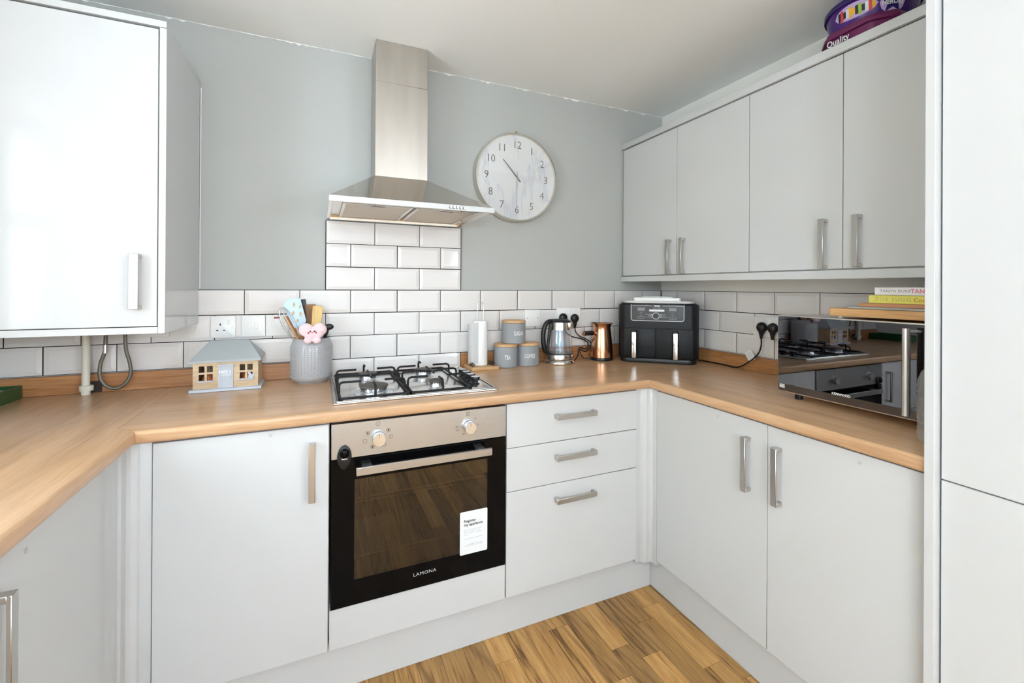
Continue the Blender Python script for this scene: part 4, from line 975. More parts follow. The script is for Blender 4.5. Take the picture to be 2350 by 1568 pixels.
# ------------------------------------------------------------------ paper towel
ph = thing('towel_holder', 'wooden-based kitchen roll holder with wire loop right of the hob', 'towel holder', (1.49, -0.09, ZW))
MB().prism(rrect(1.4225, 1.561, -0.153, -0.022, 0.006), ZW+0.0003, ZW+0.0155, 'XY', 0.003, 2).build('base', 'bamboo', ph)
RC = (1.489, -0.078)
MB().tube(smoothpath([(RC[0]-0.015, RC[1], ZW+0.015), (RC[0]-0.015, RC[1], 1.20), (RC[0]-0.012, RC[1], 1.228), (RC[0], RC[1], 1.240), (RC[0]+0.012, RC[1], 1.228), (RC[0]+0.015, RC[1], 1.20), (RC[0]+0.015, RC[1], ZW+0.015)]), 0.0016, 8).build('wire_loop', 'wire', ph)
for sx_ in (-1, 1):
    m_ = MB()
    for k in range(3):
        cx_, cz_ = RC[0]+sx_*0.050, ZW+0.0245
        m_.tube([(cx_+0.0075*math.cos(a*math.pi/5), RC[1]-0.045+k*0.022, cz_+0.0075*math.sin(a*math.pi/5)) for a in range(10)], 0.0014, 5, closed=True)
    m_.tube([(RC[0]+sx_*0.050, RC[1]-0.05, ZW+0.0172), (RC[0]+sx_*0.050, RC[1]+0.01, ZW+0.0172)], 0.0014, 5)
    m_.build('wire_scroll', 'black', ph)
rl = thing('kitchen_roll', 'white kitchen paper roll with a loose sheet on holder', 'paper towel', (RC[0], RC[1], ZW+0.017))
MB().lathe([(0.019, 0.002), (0.033, 0.0), (0.0345, 0.004), (0.0335, 0.20), (0.0325, 0.2105), (0.019, 0.2105), (0.019, 0.002)], (RC[0], RC[1], ZW+0.017), 36).build('roll', 'paper', rl)
b = bmesh.new(); cols_ = []
for i, (dx, dy) in enumerate(((-0.020, -0.0290), (-0.032, -0.024), (-0.044, -0.016), (-0.055, -0.014), (-0.066, -0.020), (-0.069, -0.026))):
    cols_.append([b.verts.new((RC[0]+dx, RC[1]+dy, ZW+0.027)), b.verts.new((RC[0]+dx-0.002*i/5, RC[1]+dy, ZW+0.222-0.002*i))])
for a_, c_ in zip(cols_, cols_[1:]): b.faces.new((a_[0], c_[0], c_[1], a_[1]))
bmesh.ops.solidify(b, geom=list(b.faces), thickness=0.0012)
mb = MB(); mb.merge(b); mb.build('loose_sheet', 'paper', rl, angle=60)

# ------------------------------------------------------------------ canisters
def canister(word, x, y, z, rot, label):
    c_ = thing('canister', label, 'canister', (x, y, z), group='grey kitchen canisters')
    r_ = 0.0585
    MB().lathe([(0, 0.0005), (r_-0.002, 0.0005), (r_, 0.003), (r_, 0.098), (r_-0.002, 0.100), (0, 0.100)], (x, y, z), 48).build('body', 'tin', c_)
    MB().lathe([(0, 0.1003), (r_-0.001, 0.1003), (r_+0.001, 0.102), (r_+0.001, 0.111), (r_-0.002, 0.113), (0, 0.1135)], (x, y, z), 48).build('lid', 'bamboo', c_)
    def warp(tx, ty, tz):
        a = rot+tx/r_; return Vector((x+(r_+0.0004+tz)*math.sin(a), y-(r_+0.0004+tz)*math.cos(a), z+0.050+ty))
    text('lettering', word, 0.0285, 'print_white', c_, (0, 0, 0), warp=warp, sx=0.56, bold=0.014)
    return c_
canister('TEA', 1.6215, -0.0785, ZW+0.0003, -0.23, 'grey TEA canister with bamboo lid on the worktop')
canister('COFFEE', 1.7405, -0.0785, ZW+0.0003, -0.22, 'grey COFFEE canister with bamboo lid on the worktop')
canister('SUGAR', 1.6635, -0.079, ZW+0.1142, 0.06, 'grey SUGAR canister stacked on top of the other two')

# ------------------------------------------------------------------ kettle
KC = Vector((1.914, -0.100, ZW))
kt = thing('kettle', 'glass electric kettle with steel base and black handle', 'kettle', KC)
MB().lathe([(0, 0.0003), (0.078, 0.0003), (0.080, 0.003), (0.080, 0.010), (0.074, 0.020), (0.068, 0.0235), (0, 0.0235)], KC, 48).build('power_base', 'kettle_steel', kt)
MB().lathe([(0, 0.0245), (0.0655, 0.0245), (0.0685, 0.028), (0.0690, 0.047), (0.0670, 0.050), (0, 0.050)], KC, 48).build('steel_band', 'kettle_steel', kt)
MB().lathe([(0, 0.0503), (0.0668, 0.0503), (0.0668, 0.0545), (0, 0.0545)], KC, 48).build('gasket', 'black', kt)
MB().lathe([(0.0640, 0.055), (0.0655, 0.068), (0.0630, 0.110), (0.0555, 0.165), (0.0500, 0.200)], KC, 48).build('glass_body', 'kettle_glass', kt)
MB().lathe([(0.0625, 0.0558), (0.0638, 0.068), (0.0628, 0.090), (0, 0.090)], KC, 40).build('water', 'glass', kt)
MB().lathe([(0.0545, 0.174), (0.0508, 0.206), (0.0500, 0.2115), (0.0485, 0.2115), (0.0490, 0.204), (0.0525, 0.174), (0.0545, 0.174)], KC, 48).build('collar', 'kettle_steel', kt)
MB().prism([(0.044, -0.018), (0.072, 0.0), (0.044, 0.018)], 0.180, 0.212, 'XY', 0.004, 2, Matrix.Translation(KC) @ Matrix.Rotation(R(-48), 4, 'Z')).build('spout', 'kettle_steel', kt)
MB().lathe([(0, 0.212), (0.053, 0.212), (0.056, 0.214), (0.055, 0.219), (0.042, 0.226), (0, 0.229)], KC, 40).build('lid', 'charcoal', kt)
hdv = Vector((-0.93, 0.0, 0)).normalized()
def hp(r_, z): return KC+hdv*r_+Vector((0, 0, z))
MB().tube(smoothpath([hp(0.046, 0.217), hp(0.070, 0.213), hp(0.088, 0.190), hp(0.096, 0.150), hp(0.094, 0.105), hp(0.084, 0.070), hp(0.066, 0.050)]), [0.011, 0.0115]+[0.0118]*31+[0.011, 0.010, 0.010, 0.009], 12).build('handle', 'black', kt)
MB().tube([hp(0.0525, 0.205), hp(0.0600, 0.160), hp(0.0680, 0.100), hp(0.0700, 0.056)], [0.010, 0.0085, 0.0075, 0.0075], 10).build('water_gauge', 'black', kt)
def plug(parent, c, side=False, angle=0):
    """UK plug, flex leaving downwards"""
    m_ = MB()
    Mx = Matrix.Translation(c) @ (Matrix.Rotation(R(-90), 4, 'Z') if side else Matrix.Identity(4))
    m_.ball((0, -0.014, 0.004), 0.0245, 0.019, 0.0245, 18, Mx)
    m_.tube([(0, -0.014, -0.010), (0, -0.017, -0.030), (0, -0.017, -0.048)], [0.016, 0.009, 0.0055], 10, M=Mx)
    return m_.build('plug', 'black', parent)
plug(kt, (1.972, -0.0192, 1.145))
MB().tube(smoothpath([(1.972, -0.036, 1.10), (1.990, -0.035, 1.07), (2.030, -0.033, 1.045), (2.090, -0.033, 1.03), (2.130, -0.032, 1.005), (2.120, -0.028, 0.975), (2.075, -0.034, 0.985), (2.062, -0.045, 0.975), (2.050, -0.055, 0.945), (2.020, -0.075, 0.927), (1.985, -0.085, 0.926)]), 0.0032, 8).build('power_cord', 'black', kt)

# ------------------------------------------------------------------ copper coffee pot
CC = Vector((2.180, -0.090, ZW))
cp_ = thing('coffee_pot', 'electric copper coffee pot with black side handle', 'coffee pot', CC)
MB().lathe([(0, 0.0003), (0.058, 0.0003), (0.0605, 0.003), (0.0605, 0.010), (0.0585, 0.0165), (0, 0.0165)], CC, 40).build('base', 'black', cp_)
MB().lathe([(0, 0.0168), (0.0585, 0.0168), (0.0590, 0.035), (0.0575, 0.070), (0.0530, 0.115), (0.0470, 0.165), (0.0465, 0.176), (0.0500, 0.188), (0.0570, 0.197), (0.0555, 0.197), (0.0485, 0.187), (0.0445, 0.176), (0.045, 0.165), (0.055, 0.070), (0.056, 0.025), (0, 0.020)], CC, 48).build('body', 'copper', cp_)
MB().lathe([(0.0555, 0.1970), (0.0585, 0.1972), (0.0590, 0.1990), (0.0560, 0.1995), (0.0555, 0.1970)], CC, 48).build('rim', 'black', cp_)
hdv = Vector((-0.97, -0.05, 0)).normalized()
def hp(r_, z): return CC+hdv*r_+Vector((0, 0, z))
hh = MB().tube([hp(0.060, 0.147), hp(0.118, 0.147)], 0.0125, 16).build('handle', 'black', cp_)
MB().tube([hp(0.046, 0.147), hp(0.0605, 0.147)], 0.0110, 14).build('ferrule', 'copper', hh)
MB().tube([hp(0.1182, 0.147), hp(0.1215, 0.147)], 0.0118, 16).build('end_cap', 'copper', hh)
plug(cp_, (2.043, -0.0192, 1.140))
MB().tube(smoothpath([(2.043, -0.036, 1.095), (2.049, -0.037, 1.070), (2.075, -0.038, 1.045), (2.115, -0.040, 1.028), (2.150, -0.034, 0.998), (2.120, -0.026, 0.960), (2.075, -0.036, 0.975), (2.072, -0.045, 0.955), (2.085, -0.055, 0.932), (2.110, -0.065, 0.9265), (2.125, -0.075, 0.9265)]), 0.0030, 8).build('power_cord', 'black', cp_)

# ------------------------------------------------------------------ air fryer
ang = math.atan2(-0.666, 0.747)
af = thing('air_fryer', 'black dual-drawer air fryer standing across the worktop corner', 'air fryer', (2.220, -0.180, ZW), ang)
AW, AD, AH = 0.402, 0.212, 0.306
def aplan(ins, dback=0.0):
    x0, x1, y0, y1 = ins, AW-ins, ins, AD-dback
    out = []
    for cx_, cy_, r_, a0 in ((x1-0.045, y0+0.045, 0.045, 270), (x1-0.06, y1-0.06, 0.06, 0), (x0+0.06, y1-0.06, 0.06, 90), (x0+0.045, y0+0.045, 0.045, 180)):
        for i in range(6):
            a = R(a0+90*i/5); out.append((cx_+r_*math.cos(a), cy_+r_*math.sin(a)))
    return out
MB().prism(aplan(0.010), 0.0003, 0.024, 'XY', 0.004, 2).build('base', 'black', af, local=True)
MB().prism(aplan(0.0), 0.0245, AH, 'XY', 0.008, 3).build('body', 'charcoal', af, local=True)
MB().prism(aplan(0.012), AH+0.0002, AH+0.003, 'XY', 0.001, 1).build('top_cap', 'black', af, local=True)
for x0, x1, hx in ((0.030, 0.1895, 0.0845), (0.1915, 0.372, 0.287)):
    d = MB().box(x0, x1, -0.0035, 0.004, 0.030, 0.181, 0.003, 2).build('drawer', 'charcoal', af, local=True)
    hn = MB().prism([(hx-0.0155, -0.005), (hx-0.0155, -0.034), (hx-0.006, -0.040), (hx+0.006, -0.040), (hx+0.0155, -0.034), (hx+0.0155, -0.005)], 0.030, 0.172, 'XY', 0.002, 2).build('handle', 'black', d, local=True)
    MB().box(hx-0.0115, hx+0.0105, -0.0445, -0.0405, 0.031, 0.163, 0.002, 2).build('handle_plate', 'chrome', hn, local=True)
px0, px1, pz0, pz1 = 0.067, 0.327, 0.2205, 0.3045
cpn = MB().prism(rrect(px0, px1, pz0, pz1, 0.010), -0.0022, 0.001, 'XZ').build('control_panel', 'panel_grey', af, smooth=False, local=True)
m_ = MB(); arc = rrect(px0, px1, pz0, pz1+0.012, 0.011)
arc = [p_ for p_ in arc if p_[1] < pz1]
pts = [(px1, -0.0025, pz1)]+[]
left = [(px0, pz1)]+[p_ for p_ in rrect(px0, px1, pz0, pz1, 0.011, 5) if p_[1] < pz0+0.02]
ordr = [(px0, pz1)]+[(px0+0.011-0.011*math.cos(R(a)), pz0+0.011-0.011*math.sin(R(a))) for a in (0, 30, 60, 90)]+[(px1-0.011+0.011*math.sin(R(a)), pz0+0.011-0.011*math.cos(R(a))) for a in (0, 30, 60, 90)]+[(px1, pz1)]
m_.tube([(p_[0], -0.0024, p_[1]) for p_ in ordr], 0.0018, 6)
m_.build('trim', 'print_white', cpn, local=True)
def apanel(mat, nm, x0, x1, z0, z1, r_=None):
    if r_: MB().prism(rrect(x0, x1, z0, z1, r_), -0.0030, -0.0021, 'XZ').build(nm, mat, cpn, smooth=False, local=True)
    else: MB().box(x0, x1, -0.0030, -0.0021, z0, z1).build(nm, mat, cpn, smooth=False, local=True)
apanel('print_white', 'line', px0+0.006, 0.170, 0.2968, 0.2982); apanel('print_white', 'line', 0.224, px1-0.004, 0.2968, 0.2982)
AB = (Vector((1, 0, 0)), Vector((0, 0, 1)))
text('brand_lettering', 'NINJA', 0.0115, 'print_white', cpn, (0.196, -0.0024, 0.2972), AB, bold=0.03, local=True)
apanel('print_grey', 'display', 0.100, 0.136, 0.272, 0.288); apanel('print_grey', 'display', 0.2555, 0.290, 0.272, 0.288)
apanel('print_white', 'start_bar', 0.157, 0.233, 0.2685, 0.2795, 0.005)
text('print', 'MATCH   SYNC', 0.0055, 'print_pale', cpn, (0.195, -0.0024, 0.2845), AB, local=True)
MB().lathe([(0.0, 0.0), (0.0165, 0.0), (0.0165, 0.006), (0.0155, 0.008), (0.0, 0.008)], (0, 0, 0), 28, Matrix.Translation((0.191, -0.0022, 0.2465)) @ Matrix.Rotation(R(90), 4, 'X')).build('dial', 'black', cpn, local=True)
MB().tube([(0.191+0.0165*math.cos(2*math.pi*i/28), -0.0095, 0.2465+0.0165*math.sin(2*math.pi*i/28)) for i in range(28)], 0.0015, 6, closed=True).build('dial_ring', 'print_white', cpn, local=True)
for k, (wl_, wr_) in enumerate((('MAX CRISP', 'ROAST'), ('BAKE', 'REHEAT'), ('AIR FRY', 'DEHYDRATE'))):
    zz = 0.2535-k*0.0072
    text('print', wl_, 0.0048, 'print_pale', cpn, (0.1625, -0.0024, zz), AB, align='RIGHT', local=True); text('print', wr_, 0.0048, 'print_pale', cpn, (0.222, -0.0024, zz), AB, align='LEFT', local=True)
    apanel('print_white', 'lamp_mark', 0.165, 0.1695, zz-0.0015, zz+0.0015); apanel('print_white', 'lamp_mark', 0.2135, 0.218, zz-0.0015, zz+0.0015)
for xc, n_ in ((0.117, '1'), (0.273, '2')):
    text('print', '-  TEMP  +', 0.0048, 'print_pale', cpn, (xc, -0.0024, 0.263), AB, local=True); text('print', '-  TIME  +', 0.0048, 'print_pale', cpn, (xc, -0.0024, 0.250), AB, local=True)
    MB().tube([(p_[0], -0.0024, p_[1]) for p_ in rrect(xc-0.018, xc+0.018, 0.231, 0.242, 0.005, 3)], 0.0007, 5, closed=True).build('zone_button', 'print_pale', cpn, local=True)
    text('print', n_, 0.007, 'print_pale', cpn, (xc, -0.0024, 0.2365), AB, local=True)
MB().lathe([(0, 0), (0.0025, 0), (0.0025, 0.0008), (0, 0.0009)], (0, 0, 0), 10, Matrix.Translation((0.0835, -0.0022, 0.2355)) @ Matrix.Rotation(R(90), 4, 'X')).build('power_mark', 'red', cpn, local=True)
# function label on the left side
ls = MB().box(-0.0016, -0.0002, 0.050, 0.120, 0.222, 0.295).build('function_label', 'black_gloss', af, smooth=False, local=True)
LB = (Vector((0, -1, 0)), Vector((0, 0, 1)))
m_ = MB()
m_.box(-0.0022, -0.0015, 0.056, 0.112, 0.2855, 0.2895)
for i in range(2):
    for j in range(3):
        cy_, cz_ = 0.070+i*0.030, 0.268-j*0.017
        m_.tube([(-0.0020, cy_+0.006*math.cos(a*math.pi/4), cz_+0.0055*math.sin(a*math.pi/4)) for a in range(8)], 0.0009, 4, closed=True)
        m_.box(-0.0022, -0.0015, cy_-0.008, cy_+0.008, cz_-0.0095, cz_-0.0082)
m_.build('print', 'print_white', ls, smooth=False, local=True)
# cord and tag
plug(af, (XR-0.0192, -0.7015, 1.128), True)
MB().tube(smoothpath([(2.634, -0.7015, 1.080), (2.636, -0.700, 1.050), (2.634, -0.690, 1.015), (2.632, -0.665, 0.985), (2.630, -0.640, 0.965), (2.630, -0.600, 0.938), (2.632, -0.560, 0.926), (2.640, -0.500, 0.9265), (2.642, -0.440, 0.9265), (2.640, -0.380, 0.9265), (2.632, -0.330, 0.9265), (2.615, -0.290, 0.930)]), 0.0033, 8).build('power_cord', 'black', af)
tg = MB()
tg.box(-0.0004, 0.0004, 0.0, 0.040, -0.024, 0.024, 0, 1, Matrix.Translation((2.633, -0.668, 0.995)) @ Matrix.Rotation(R(-35), 4, 'X') @ Matrix.Translation((0, 0.0, 0.012)))
tg = tg.build('cord_tag', 'tag', af, smooth=False)
m_ = MB()
for k in range(6): m_.box(-0.0008, -0.0004, 0.006, 0.034, -0.016+k*0.006, -0.0145+k*0.006, 0, 1, Matrix.Translation((2.633, -0.668, 0.995)) @ Matrix.Rotation(R(-35), 4, 'X') @ Matrix.Translation((0, 0.0, 0.012)))
m_.build('print', 'print_pale', tg, smooth=False)
# dishes on top
MA = WM[af.name]
pc = MA @ Vector((0.200, 0.095, AH+0.0033))
plt = thing('platter', 'flat white platter with flared ends lying on the air fryer', 'platter', pc, ang)
b = bmesh.new(); rings = []
for (hx_, hy_, z_) in ((0.168, 0.080, 0.0), (0.179, 0.087, 0.002), (0.186, 0.092, 0.012), (0.188, 0.093, 0.0135), (0.184, 0.091, 0.0135), (0.150, 0.076, 0.0045), (0.12, 0.058, 0.0035)):
    rings.append([b.verts.new((p_[0], p_[1], z_)) for p_ in rrect(-hx_, hx_, -hy_, hy_, 0.045, 6)])
for P_, Q_ in zip(rings, rings[1:]):
    n_ = len(P_)
    for k in range(n_): b.faces.new((P_[k], P_[(k+1) % n_], Q_[(k+1) % n_], Q_[k]))
b.faces.new(rings[0]); b.faces.new(rings[-1]); bmesh.ops.recalc_face_normals(b, faces=b.faces)
mb = MB(); mb.merge(b); mb.build('dish', 'white_ceramic', plt, local=True)
dc = MA @ Vector((0.1955, 0.090, AH+0.0033+0.0052))
dsh = thing('baking_dish', 'white rectangular dish on the platter above the air fryer', 'dish', dc, ang)
MB().prism(rrect(-0.119, 0.119, -0.058, 0.058, 0.012), 0.0, 0.025, 'XY', 0.004, 2).build('dish', 'white_ceramic', dsh, local=True)
MB().prism(rrect(-0.080, 0.080, -0.035, 0.035, 0.010), 0.0253, 0.030, 'XY', 0.002, 2).build('foot', 'white_ceramic', dsh, local=True)

# ------------------------------------------------------------------ microwave
mw = thing('microwave', 'microwave oven with mirrored black glass door and silver tube handle', 'microwave', (2.47, -1.28, ZW))
MX, MY0, MY1, MZ0, MZ1 = 2.295, -1.027, -1.535, 0.9425, 1.2165
MB().box(MX+0.012, 2.638, MY1+0.004, MY0-0.003, MZ0+0.002, MZ1-0.001, 0.004, 2).build('body', 'mw_steel', mw)
MB().prism(rrect(MY1, MY0, MZ0, MZ1, 0.008), MX+0.0025, MX+0.0115, 'YZ', 0.0015, 2).build('door_frame', 'mw_steel', mw)
md_ = MB().prism(rrect(MY1+0.004, MY0-0.0035, MZ0+0.0045, MZ1-0.004, 0.006), MX, MX+0.0030, 'YZ').build('door_glass', 'mw_glass', mw, smooth=False)
hn = MB().tube([(MX-0.038, -1.436, 0.962), (MX-0.038, -1.436, 1.203)], 0.0098, 18).build('handle', 'mw_steel', mw)
for z in (0.975, 1.192): MB().tube([(MX-0.038, -1.436, z), (MX, -1.436, z)], 0.006, 12).build('handle_mount', 'mw_steel', hn)
text('brand_lettering', 'KENWOOD', 0.0105, 'print_white', md_, (MX-0.0004, -1.245, 0.9735), RIGHT, bold=0.02)
MB().box(MX-0.0006, MX-0.0001, -1.056, -1.037, 0.957, 0.970).build('rating_sticker', 'print_pale', md_, smooth=False)
for y in (-1.085, -1.47):
    for x in (2.33, 2.60): MB().lathe([(0, 0.0003), (0.012, 0.0003), (0.014, 0.02), (0, 0.0215)], (x, y, ZW), 16).build('foot', 'black', mw)
plug(mw, (XR-0.0192, -0.757, 1.128), True)

# stack on the microwave
zt = MZ1+0.0005
o = thing('chopping_board', 'thick pale wooden chopping board lying on the microwave', 'chopping board', (2.45, -1.36, zt))
MB().prism(rrect(2.318, 2.590, -1.560, -1.188, 0.012), zt+0.006, zt+0.031, 'XY', 0.003, 2).build('board', 'board', o)
for y in (-1.215, -1.53):
    for x in (2.345, 2.56): MB().lathe([(0, 0), (0.008, 0), (0.008, 0.0062), (0, 0.0062)], (x, y, zt), 12).build('foot', 'white_plastic', o)
zt += 0.0315
tag(MB().prism(rrect(2.325, 2.58, -1.555, -1.240, 0.006), zt, zt+0.0075, 'XY', 0.002, 1).build('baking_tray', 'tray_grey'), 'thin grey tray between chopping board and tan folder', 'tray')
zt += 0.0080
o = thing('folder', 'thin tan hardback under the yellow book', 'book', (2.44, -1.40, zt))
MB().box(2.328, 2.56, -1.55, -1.277, zt, zt+0.0025, 0.0008, 1).box(2.328, 2.56, -1.55, -1.277, zt+0.0085, zt+0.011, 0.0008, 1).box(2.328, 2.332, -1.55, -1.277, zt+0.0022, zt+0.0088).build('cover', 'tan_cover', o)
MB().box(2.333, 2.556, -1.547, -1.280, zt+0.0027, zt+0.0083).build('pages', 'page', o, smooth=False)
zt += 0.0115
def book(nm, lbl, x0, x1, y0, y1, z, h, mat):
    o_ = thing(nm, lbl, 'book', ((x0+x1)/2, (y0+y1)/2, z))
    MB().box(x0, x1, y0, y1, z, z+0.0022, 0.0008, 1).box(x0, x1, y0, y1, z+h-0.0022, z+h, 0.0008, 1).box(x0, x0+0.003, y0, y1, z+0.0020, z+h-0.0020, 0.0006, 1).build('cover', mat, o_)
    MB().box(x0+0.0032, x1-0.003, y0+0.003, y1-0.003, z+0.0024, z+h-0.0024).build('pages', 'page', o_, smooth=False)
    return o_
by = book('book', 'yellow hardback ZOE SUGG Cordially Invited on the microwave stack', 2.330, 2.50, -1.555, -1.304, zt, 0.0245, 'yellow')
text('spine_lettering', 'ZOE SUGG', 0.0145, 'olive_print', by, (2.3297, -1.321, zt+0.0125), RIGHT, align='LEFT', space=1.25, sx=1.1, depth=0.0002)
text('spine_lettering', 'Cordially Invited', 0.0165, 'orange_print', by, (2.3297, -1.419, zt+0.0115), RIGHT, align='LEFT', bold=0.02, depth=0.0002)
zt += 0.0250
bw = book('book', 'white hardback with TANYA BURR spine on top of the stack', 2.334, 2.49, -1.555, -1.318, zt, 0.0235, 'white_cover')
text('spine_lettering', 'TANYA BURR', 0.0115, 'print_grey', bw, (2.3337, -1.332, zt+0.0125), RIGHT, align='LEFT', space=1.1, sx=1.05, depth=0.0002)
text('spine_lettering', 'TANYA BAKES', 0.0165, 'pink_print', bw, (2.3337, -1.410, zt+0.0120), RIGHT, align='LEFT', bold=0.02, depth=0.0002)

# ------------------------------------------------------------------ bottle
BC = Vector((2.196, -1.5255, ZW))
bo = thing('water_bottle', 'clear ribbed plastic water bottle with pink cap against tall unit panel', 'bottle', BC)
pr = [(0, 0.004), (0.018, 0.0005), (0.029, 0.004), (0.0345, 0.016), (0.0350, 0.026)]
z = 0.026
for k in range(3): pr += [(0.0335, z+0.004), (0.0325, z+0.006), (0.0345, z+0.012)]; z += 0.012
pr += [(0.0345, 0.070), (0.0345, 0.118), (0.0330, 0.122), (0.0350, 0.130), (0.0335, 0.136), (0.0350, 0.145), (0.0335, 0.150), (0.0330, 0.158), (0.026, 0.180), (0.016, 0.192), (0.0135, 0.196), (0.0135, 0.206)]
MB().lathe(pr, BC, 40).build('body', 'bottle', bo)
MB().lathe([(0.0348, 0.071), (0.0348, 0.117)], BC, 40).build('label', glassy('printed_film', (0.86, 0.87, 0.88, 1), 0.12, 0.25), bo)
m_ = MB()
for k in range(9):
    for a0 in (205, 235):
        arc = [(BC.x+0.0351*math.cos(R(a0+j*5)), BC.y+0.0351*math.sin(R(a0+j*5)), BC.z+0.076+k*0.0045) for j in range(5)]
        if not (k == 4 and a0 == 205): m_.tube(arc, 0.0006, 4)
m_.build('label_print', 'print_grey', bo)
MB().lathe([(0.0150, 0.2005), (0.0158, 0.202), (0.0158, 0.215), (0.0145, 0.217), (0, 0.217)], BC, 28).build('cap', 'hot_pink', bo)

# ------------------------------------------------------------------ sweet tubs
ZK = 2.1045
TC = Vector((2.522, -1.207, ZK))
tb = thing('sweet_tub', 'plum coloured Quality Street tub under the purple one on wall cabinet', 'tub', TC)
def octo(r_, ch=0.42):
    out = []
    for sx_, sy_ in ((1, 1), (-1, 1), (-1, -1), (1, -1)):
        pts = [(sx_*r_, sy_*r_*(1-ch)), (sx_*r_*(1-ch), sy_*r_)]
        out += pts if sx_*sy_ > 0 else pts[::-1]
    return out
def ringmesh(c, levels, ch=0.42, rz=R(-4)):
    b = bmesh.new(); rs = []
    for r_, z_ in levels:
        rs.append([b.verts.new(c+Matrix.Rotation(rz, 3, 'Z') @ Vector((p_[0], p_[1], z_))) for p_ in octo(r_, ch)])
    for P_, Q_ in zip(rs, rs[1:]):
        n_ = len(P_)
        for k in range(n_): b.faces.new((P_[k], P_[(k+1) % n_], Q_[(k+1) % n_], Q_[k]))
    b.faces.new(rs[0]); b.faces.new(rs[-1]); bmesh.ops.recalc_face_normals(b, faces=b.faces)
    bmesh.ops.bevel(b, geom=[e for e in b.edges if abs(e.verts[0].co.z-e.verts[1].co.z) > 1e-4], offset=0.012, segments=3, affect='EDGES', profile=0.5)
    mb = MB(); mb.merge(b); return mb
ringmesh(TC, [(0.108, 0.0), (0.112, 0.004), (0.118, 0.072)]).build('body', 'plum', tb)
ringmesh(TC, [(0.119, 0.0725), (0.126, 0.074), (0.126, 0.084), (0.121, 0.090), (0.120, 0.0965)]).build('lid', 'plum', tb)
# the print sits on the diagonal corner face and the side looking into the room
nv = Vector((-1, 0, 0))
text('lettering', 'Quality', 0.030, 'print_white', tb, (2.4005, -1.168, ZK+0.059), (Vector((-0.06, -1, 0)).normalized(), Vector((-0.1, 0, 1)).normalized()), align='CENTER', bold=0.01, sx=0.85)
tb2 = thing('sweet_tub', 'round purple Heroes tub on top of the plum tub', 'tub', TC+Vector((0, 0, 0.097)))
T2 = TC+Vector((0, 0, 0.0970))
MB().lathe([(0, 0.0), (0.115, 0.0), (0.118, 0.003), (0.130, 0.067), (0.130, 0.069), (0, 0.069)], T2, 64).build('body', 'purple', tb2)
MB().lathe([(0, 0.0695), (0.1305, 0.0695), (0.135, 0.066), (0.1365, 0.068), (0.1365, 0.082), (0.134, 0.086), (0, 0.087)], T2, 64).build('lid', 'navy', tb2)
def tubwarp(a0, z0, lift=0.0006):
    def w(tx, ty, tz):
        zz = z0+ty; r_ = 0.118+(zz-0.003)*(0.012/0.064)+lift+tz; a = a0+tx/r_
        return T2+Vector((r_*math.cos(a), r_*math.sin(a), zz))
    return w
aH, aW_ = R(234), R(186)
def blob(nm, mat, a0, z0, pts, lift):
    w = tubwarp(a0, z0, lift); b = bmesh.new(); b.faces.new([b.verts.new(w(x_, y_, 0)) for x_, y_ in pts]); mb = MB(); mb.merge(b); return mb.build(nm, mat, tb2, smooth=False)
def ell(rx, rz, n=28): return [(rx*math.cos(2*math.pi*i/n), rz*math.sin(2*math.pi*i/n)) for i in range(n)]
def strip_blob(nm, mat, a0, z0, rx, rz, lift):
    w = tubwarp(a0, z0, lift); b = bmesh.new(); n = 12; rows_ = []
    for i in range(n+1):
        x_ = -rx+2*rx*i/n; h_ = rz*math.sqrt(max(0.0, 1-(x_/rx)**2))+1e-5
        rows_.append((b.verts.new(w(x_, -h_, 0)), b.verts.new(w(x_, h_, 0))))
    for p_, q_ in zip(rows_, rows_[1:]): b.faces.new((p_[0], q_[0], q_[1], p_[1]))
    mb = MB(); mb.merge(b); return mb.build(nm, mat, tb2, smooth=True)
strip_blob('print_glow', 'lilac', aH, 0.034, 0.036, 0.033, 0.0008)
star = []
for i in range(10):
    r_ = 0.034 if i % 2 == 0 else 0.0155; a = math.pi/2+i*math.pi/5; star.append((r_*math.cos(a), r_*math.sin(a)))
w = tubwarp(aH, 0.032, 0.0016); b = bmesh.new(); c_ = b.verts.new(w(0, 0, 0)); vs = [b.verts.new(w(x_, y_, 0)) for x_, y_ in star]
for i in range(10): b.faces.new((c_, vs[i], vs[(i+1) % 10]))
mb = MB(); mb.merge(b); mb.build('star_print', 'navy', tb2, smooth=False)
text('lettering', 'HEROES', 0.0185, 'print_white', tb2, (0, 0, 0), warp=tubwarp(aH, 0.031, 0.0022), bold=0.03, sx=0.9)
strip_blob('print_glow', 'lilac', aW_, 0.038, 0.066, 0.024, 0.0008)
for k, mt in enumerate(('chip_k', 'chip_r', 'chip_k', 'chip_w', 'chip_y', 'chip_y', 'chip_k', 'chip_g', 'chip_k', 'chip_w', 'chip_r', 'chip_y')):
    x_ = -0.052+k*0.0092; h_ = 0.014+0.004*math.sin(k*2.1)
    w = tubwarp(aW_, 0.036, 0.0012+0.0003*(k % 2)); b = bmesh.new()
    b.faces.new([b.verts.new(w(x_+dx, dz, 0)) for dx, dz in ((0, -h_), (0.009, -h_+0.001), (0.0105, h_), (0.001, h_-0.001))]); mb = MB(); mb.merge(b); mb.build('wrapper_print', mt, tb2, smooth=False)

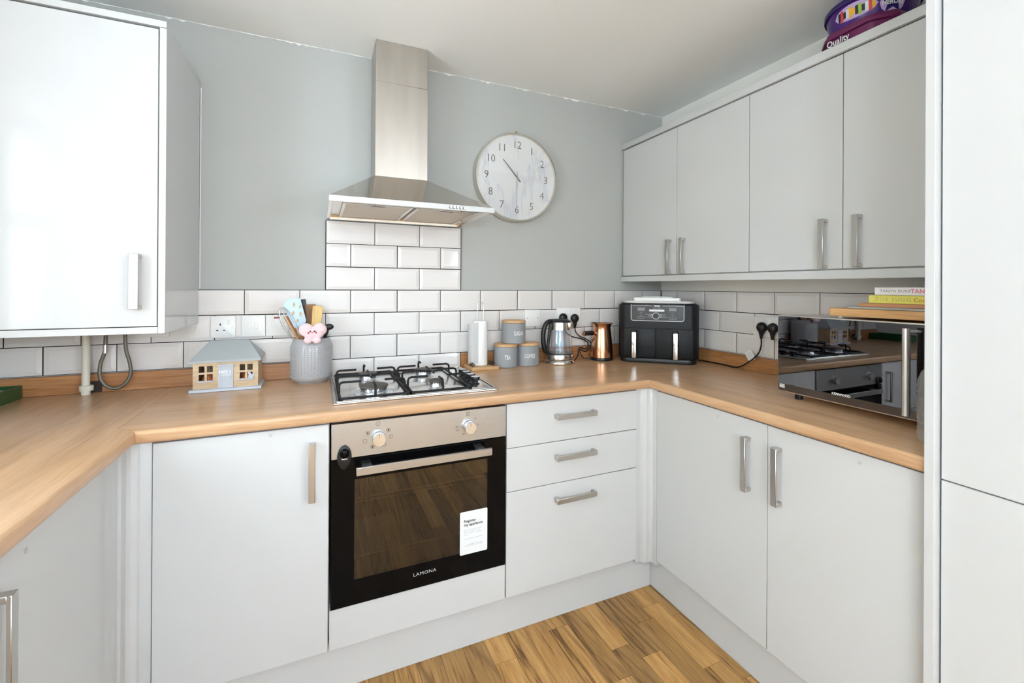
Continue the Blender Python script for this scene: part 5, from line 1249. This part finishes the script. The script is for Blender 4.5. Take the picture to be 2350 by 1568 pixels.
# ------------------------------------------------------------------ green tray at left
gt = thing('green_box', 'low dark green plastic tray at left edge of worktop', 'tray', (-0.21, -0.12, ZW))
mb = MB(); x0, x1, y0, y1, h_ = -0.268, -0.152, -0.30, -0.030, 0.045
mb.box(x0, x1, y0, y1, ZW+0.0003, ZW+0.004)
for a_ in ((x0, x0+0.004, y0, y1), (x1-0.004, x1, y0, y1), (x0+0.004, x1-0.004, y0, y0+0.004), (x0+0.004, x1-0.004, y1-0.004, y1)): mb.box(*a_, ZW+0.004, ZW+h_)
mb.build('tray', 'green', gt, smooth=False)
MB().box(x0+0.008, x1-0.008, y0+0.02, y1-0.008, ZW+0.0045, ZW+0.034, 0.006, 2).build('sponge', pmat('pale_green_sponge', rgb(150, 176, 140), 0.95, bump=0.5, bscale=200), gt)

# ------------------------------------------------------------------ house across the street, mirrored in the gloss doors
nb = thing('neighbour_house', 'beige rendered house across the street, seen mirrored in the tall gloss door', 'building', (-9.0, 4.0, -1.0))
MB().box(-10.0, -9.0, -7.0, 15.0, -1.0, 6.2).build('wall', 'beige_brick', nb, smooth=False)
for y in (-5.0, -2.0, 1.0, 4.0, 7.0, 10.0):
    for z in (0.2, 2.9):
        f_ = MB().box(-9.0, -8.95, y-0.75, y+0.75, z, z+1.5, 0.01, 1).build('window', 'upvc', nb)
        MB().box(-8.95, -8.94, y-0.62, y-0.04, z+0.12, z+1.38).box(-8.95, -8.94, y+0.04, y+0.62, z+0.12, z+1.38).build('pane', 'mw_glass', f_, smooth=False)

# ------------------------------------------------------------------ unseen glowing globes added behind the camera for fill light
def opal(power, col):  # plain emission for the added fill globes
    m = bpy.data.materials.new('fill_globe_glow'); m.use_nodes = True
    N, L = m.node_tree.nodes, m.node_tree.links; N.clear()
    o_ = N.new('ShaderNodeOutputMaterial'); e_ = N.new('ShaderNodeEmission'); e_.inputs['Color'].default_value = col; e_.inputs['Strength'].default_value = power
    L.new(e_.outputs[0], o_.inputs['Surface']); return m
FILL_COL = (0.83, 0.965, 1.15, 1)
for lx, ly, side_ in ((0.5, -3.75, 'left'), (2.42, -3.1, 'right')):
    pd = thing('fill_globe', 'glowing globe added as fill light, unseen behind the viewpoint on the %s' % side_, 'lamp', (lx, ly, ZC), group='added fill globes')
    MB().ball((lx, ly, 1.60), 0.17, n=32).build('globe', opal(FILL_LEFT if lx < 1 else FILL_RIGHT, FILL_COL), pd)
    MB().tube([(lx, ly, 1.765), (lx, ly, ZC-0.02)], 0.004, 8).build('flex', 'white_plastic', pd)
    MB().lathe([(0.05, 0.0), (0.05, -0.02), (0, -0.025)], (lx, ly, ZC-0.0005), 24).build('ceiling_rose', 'white_plastic', pd)
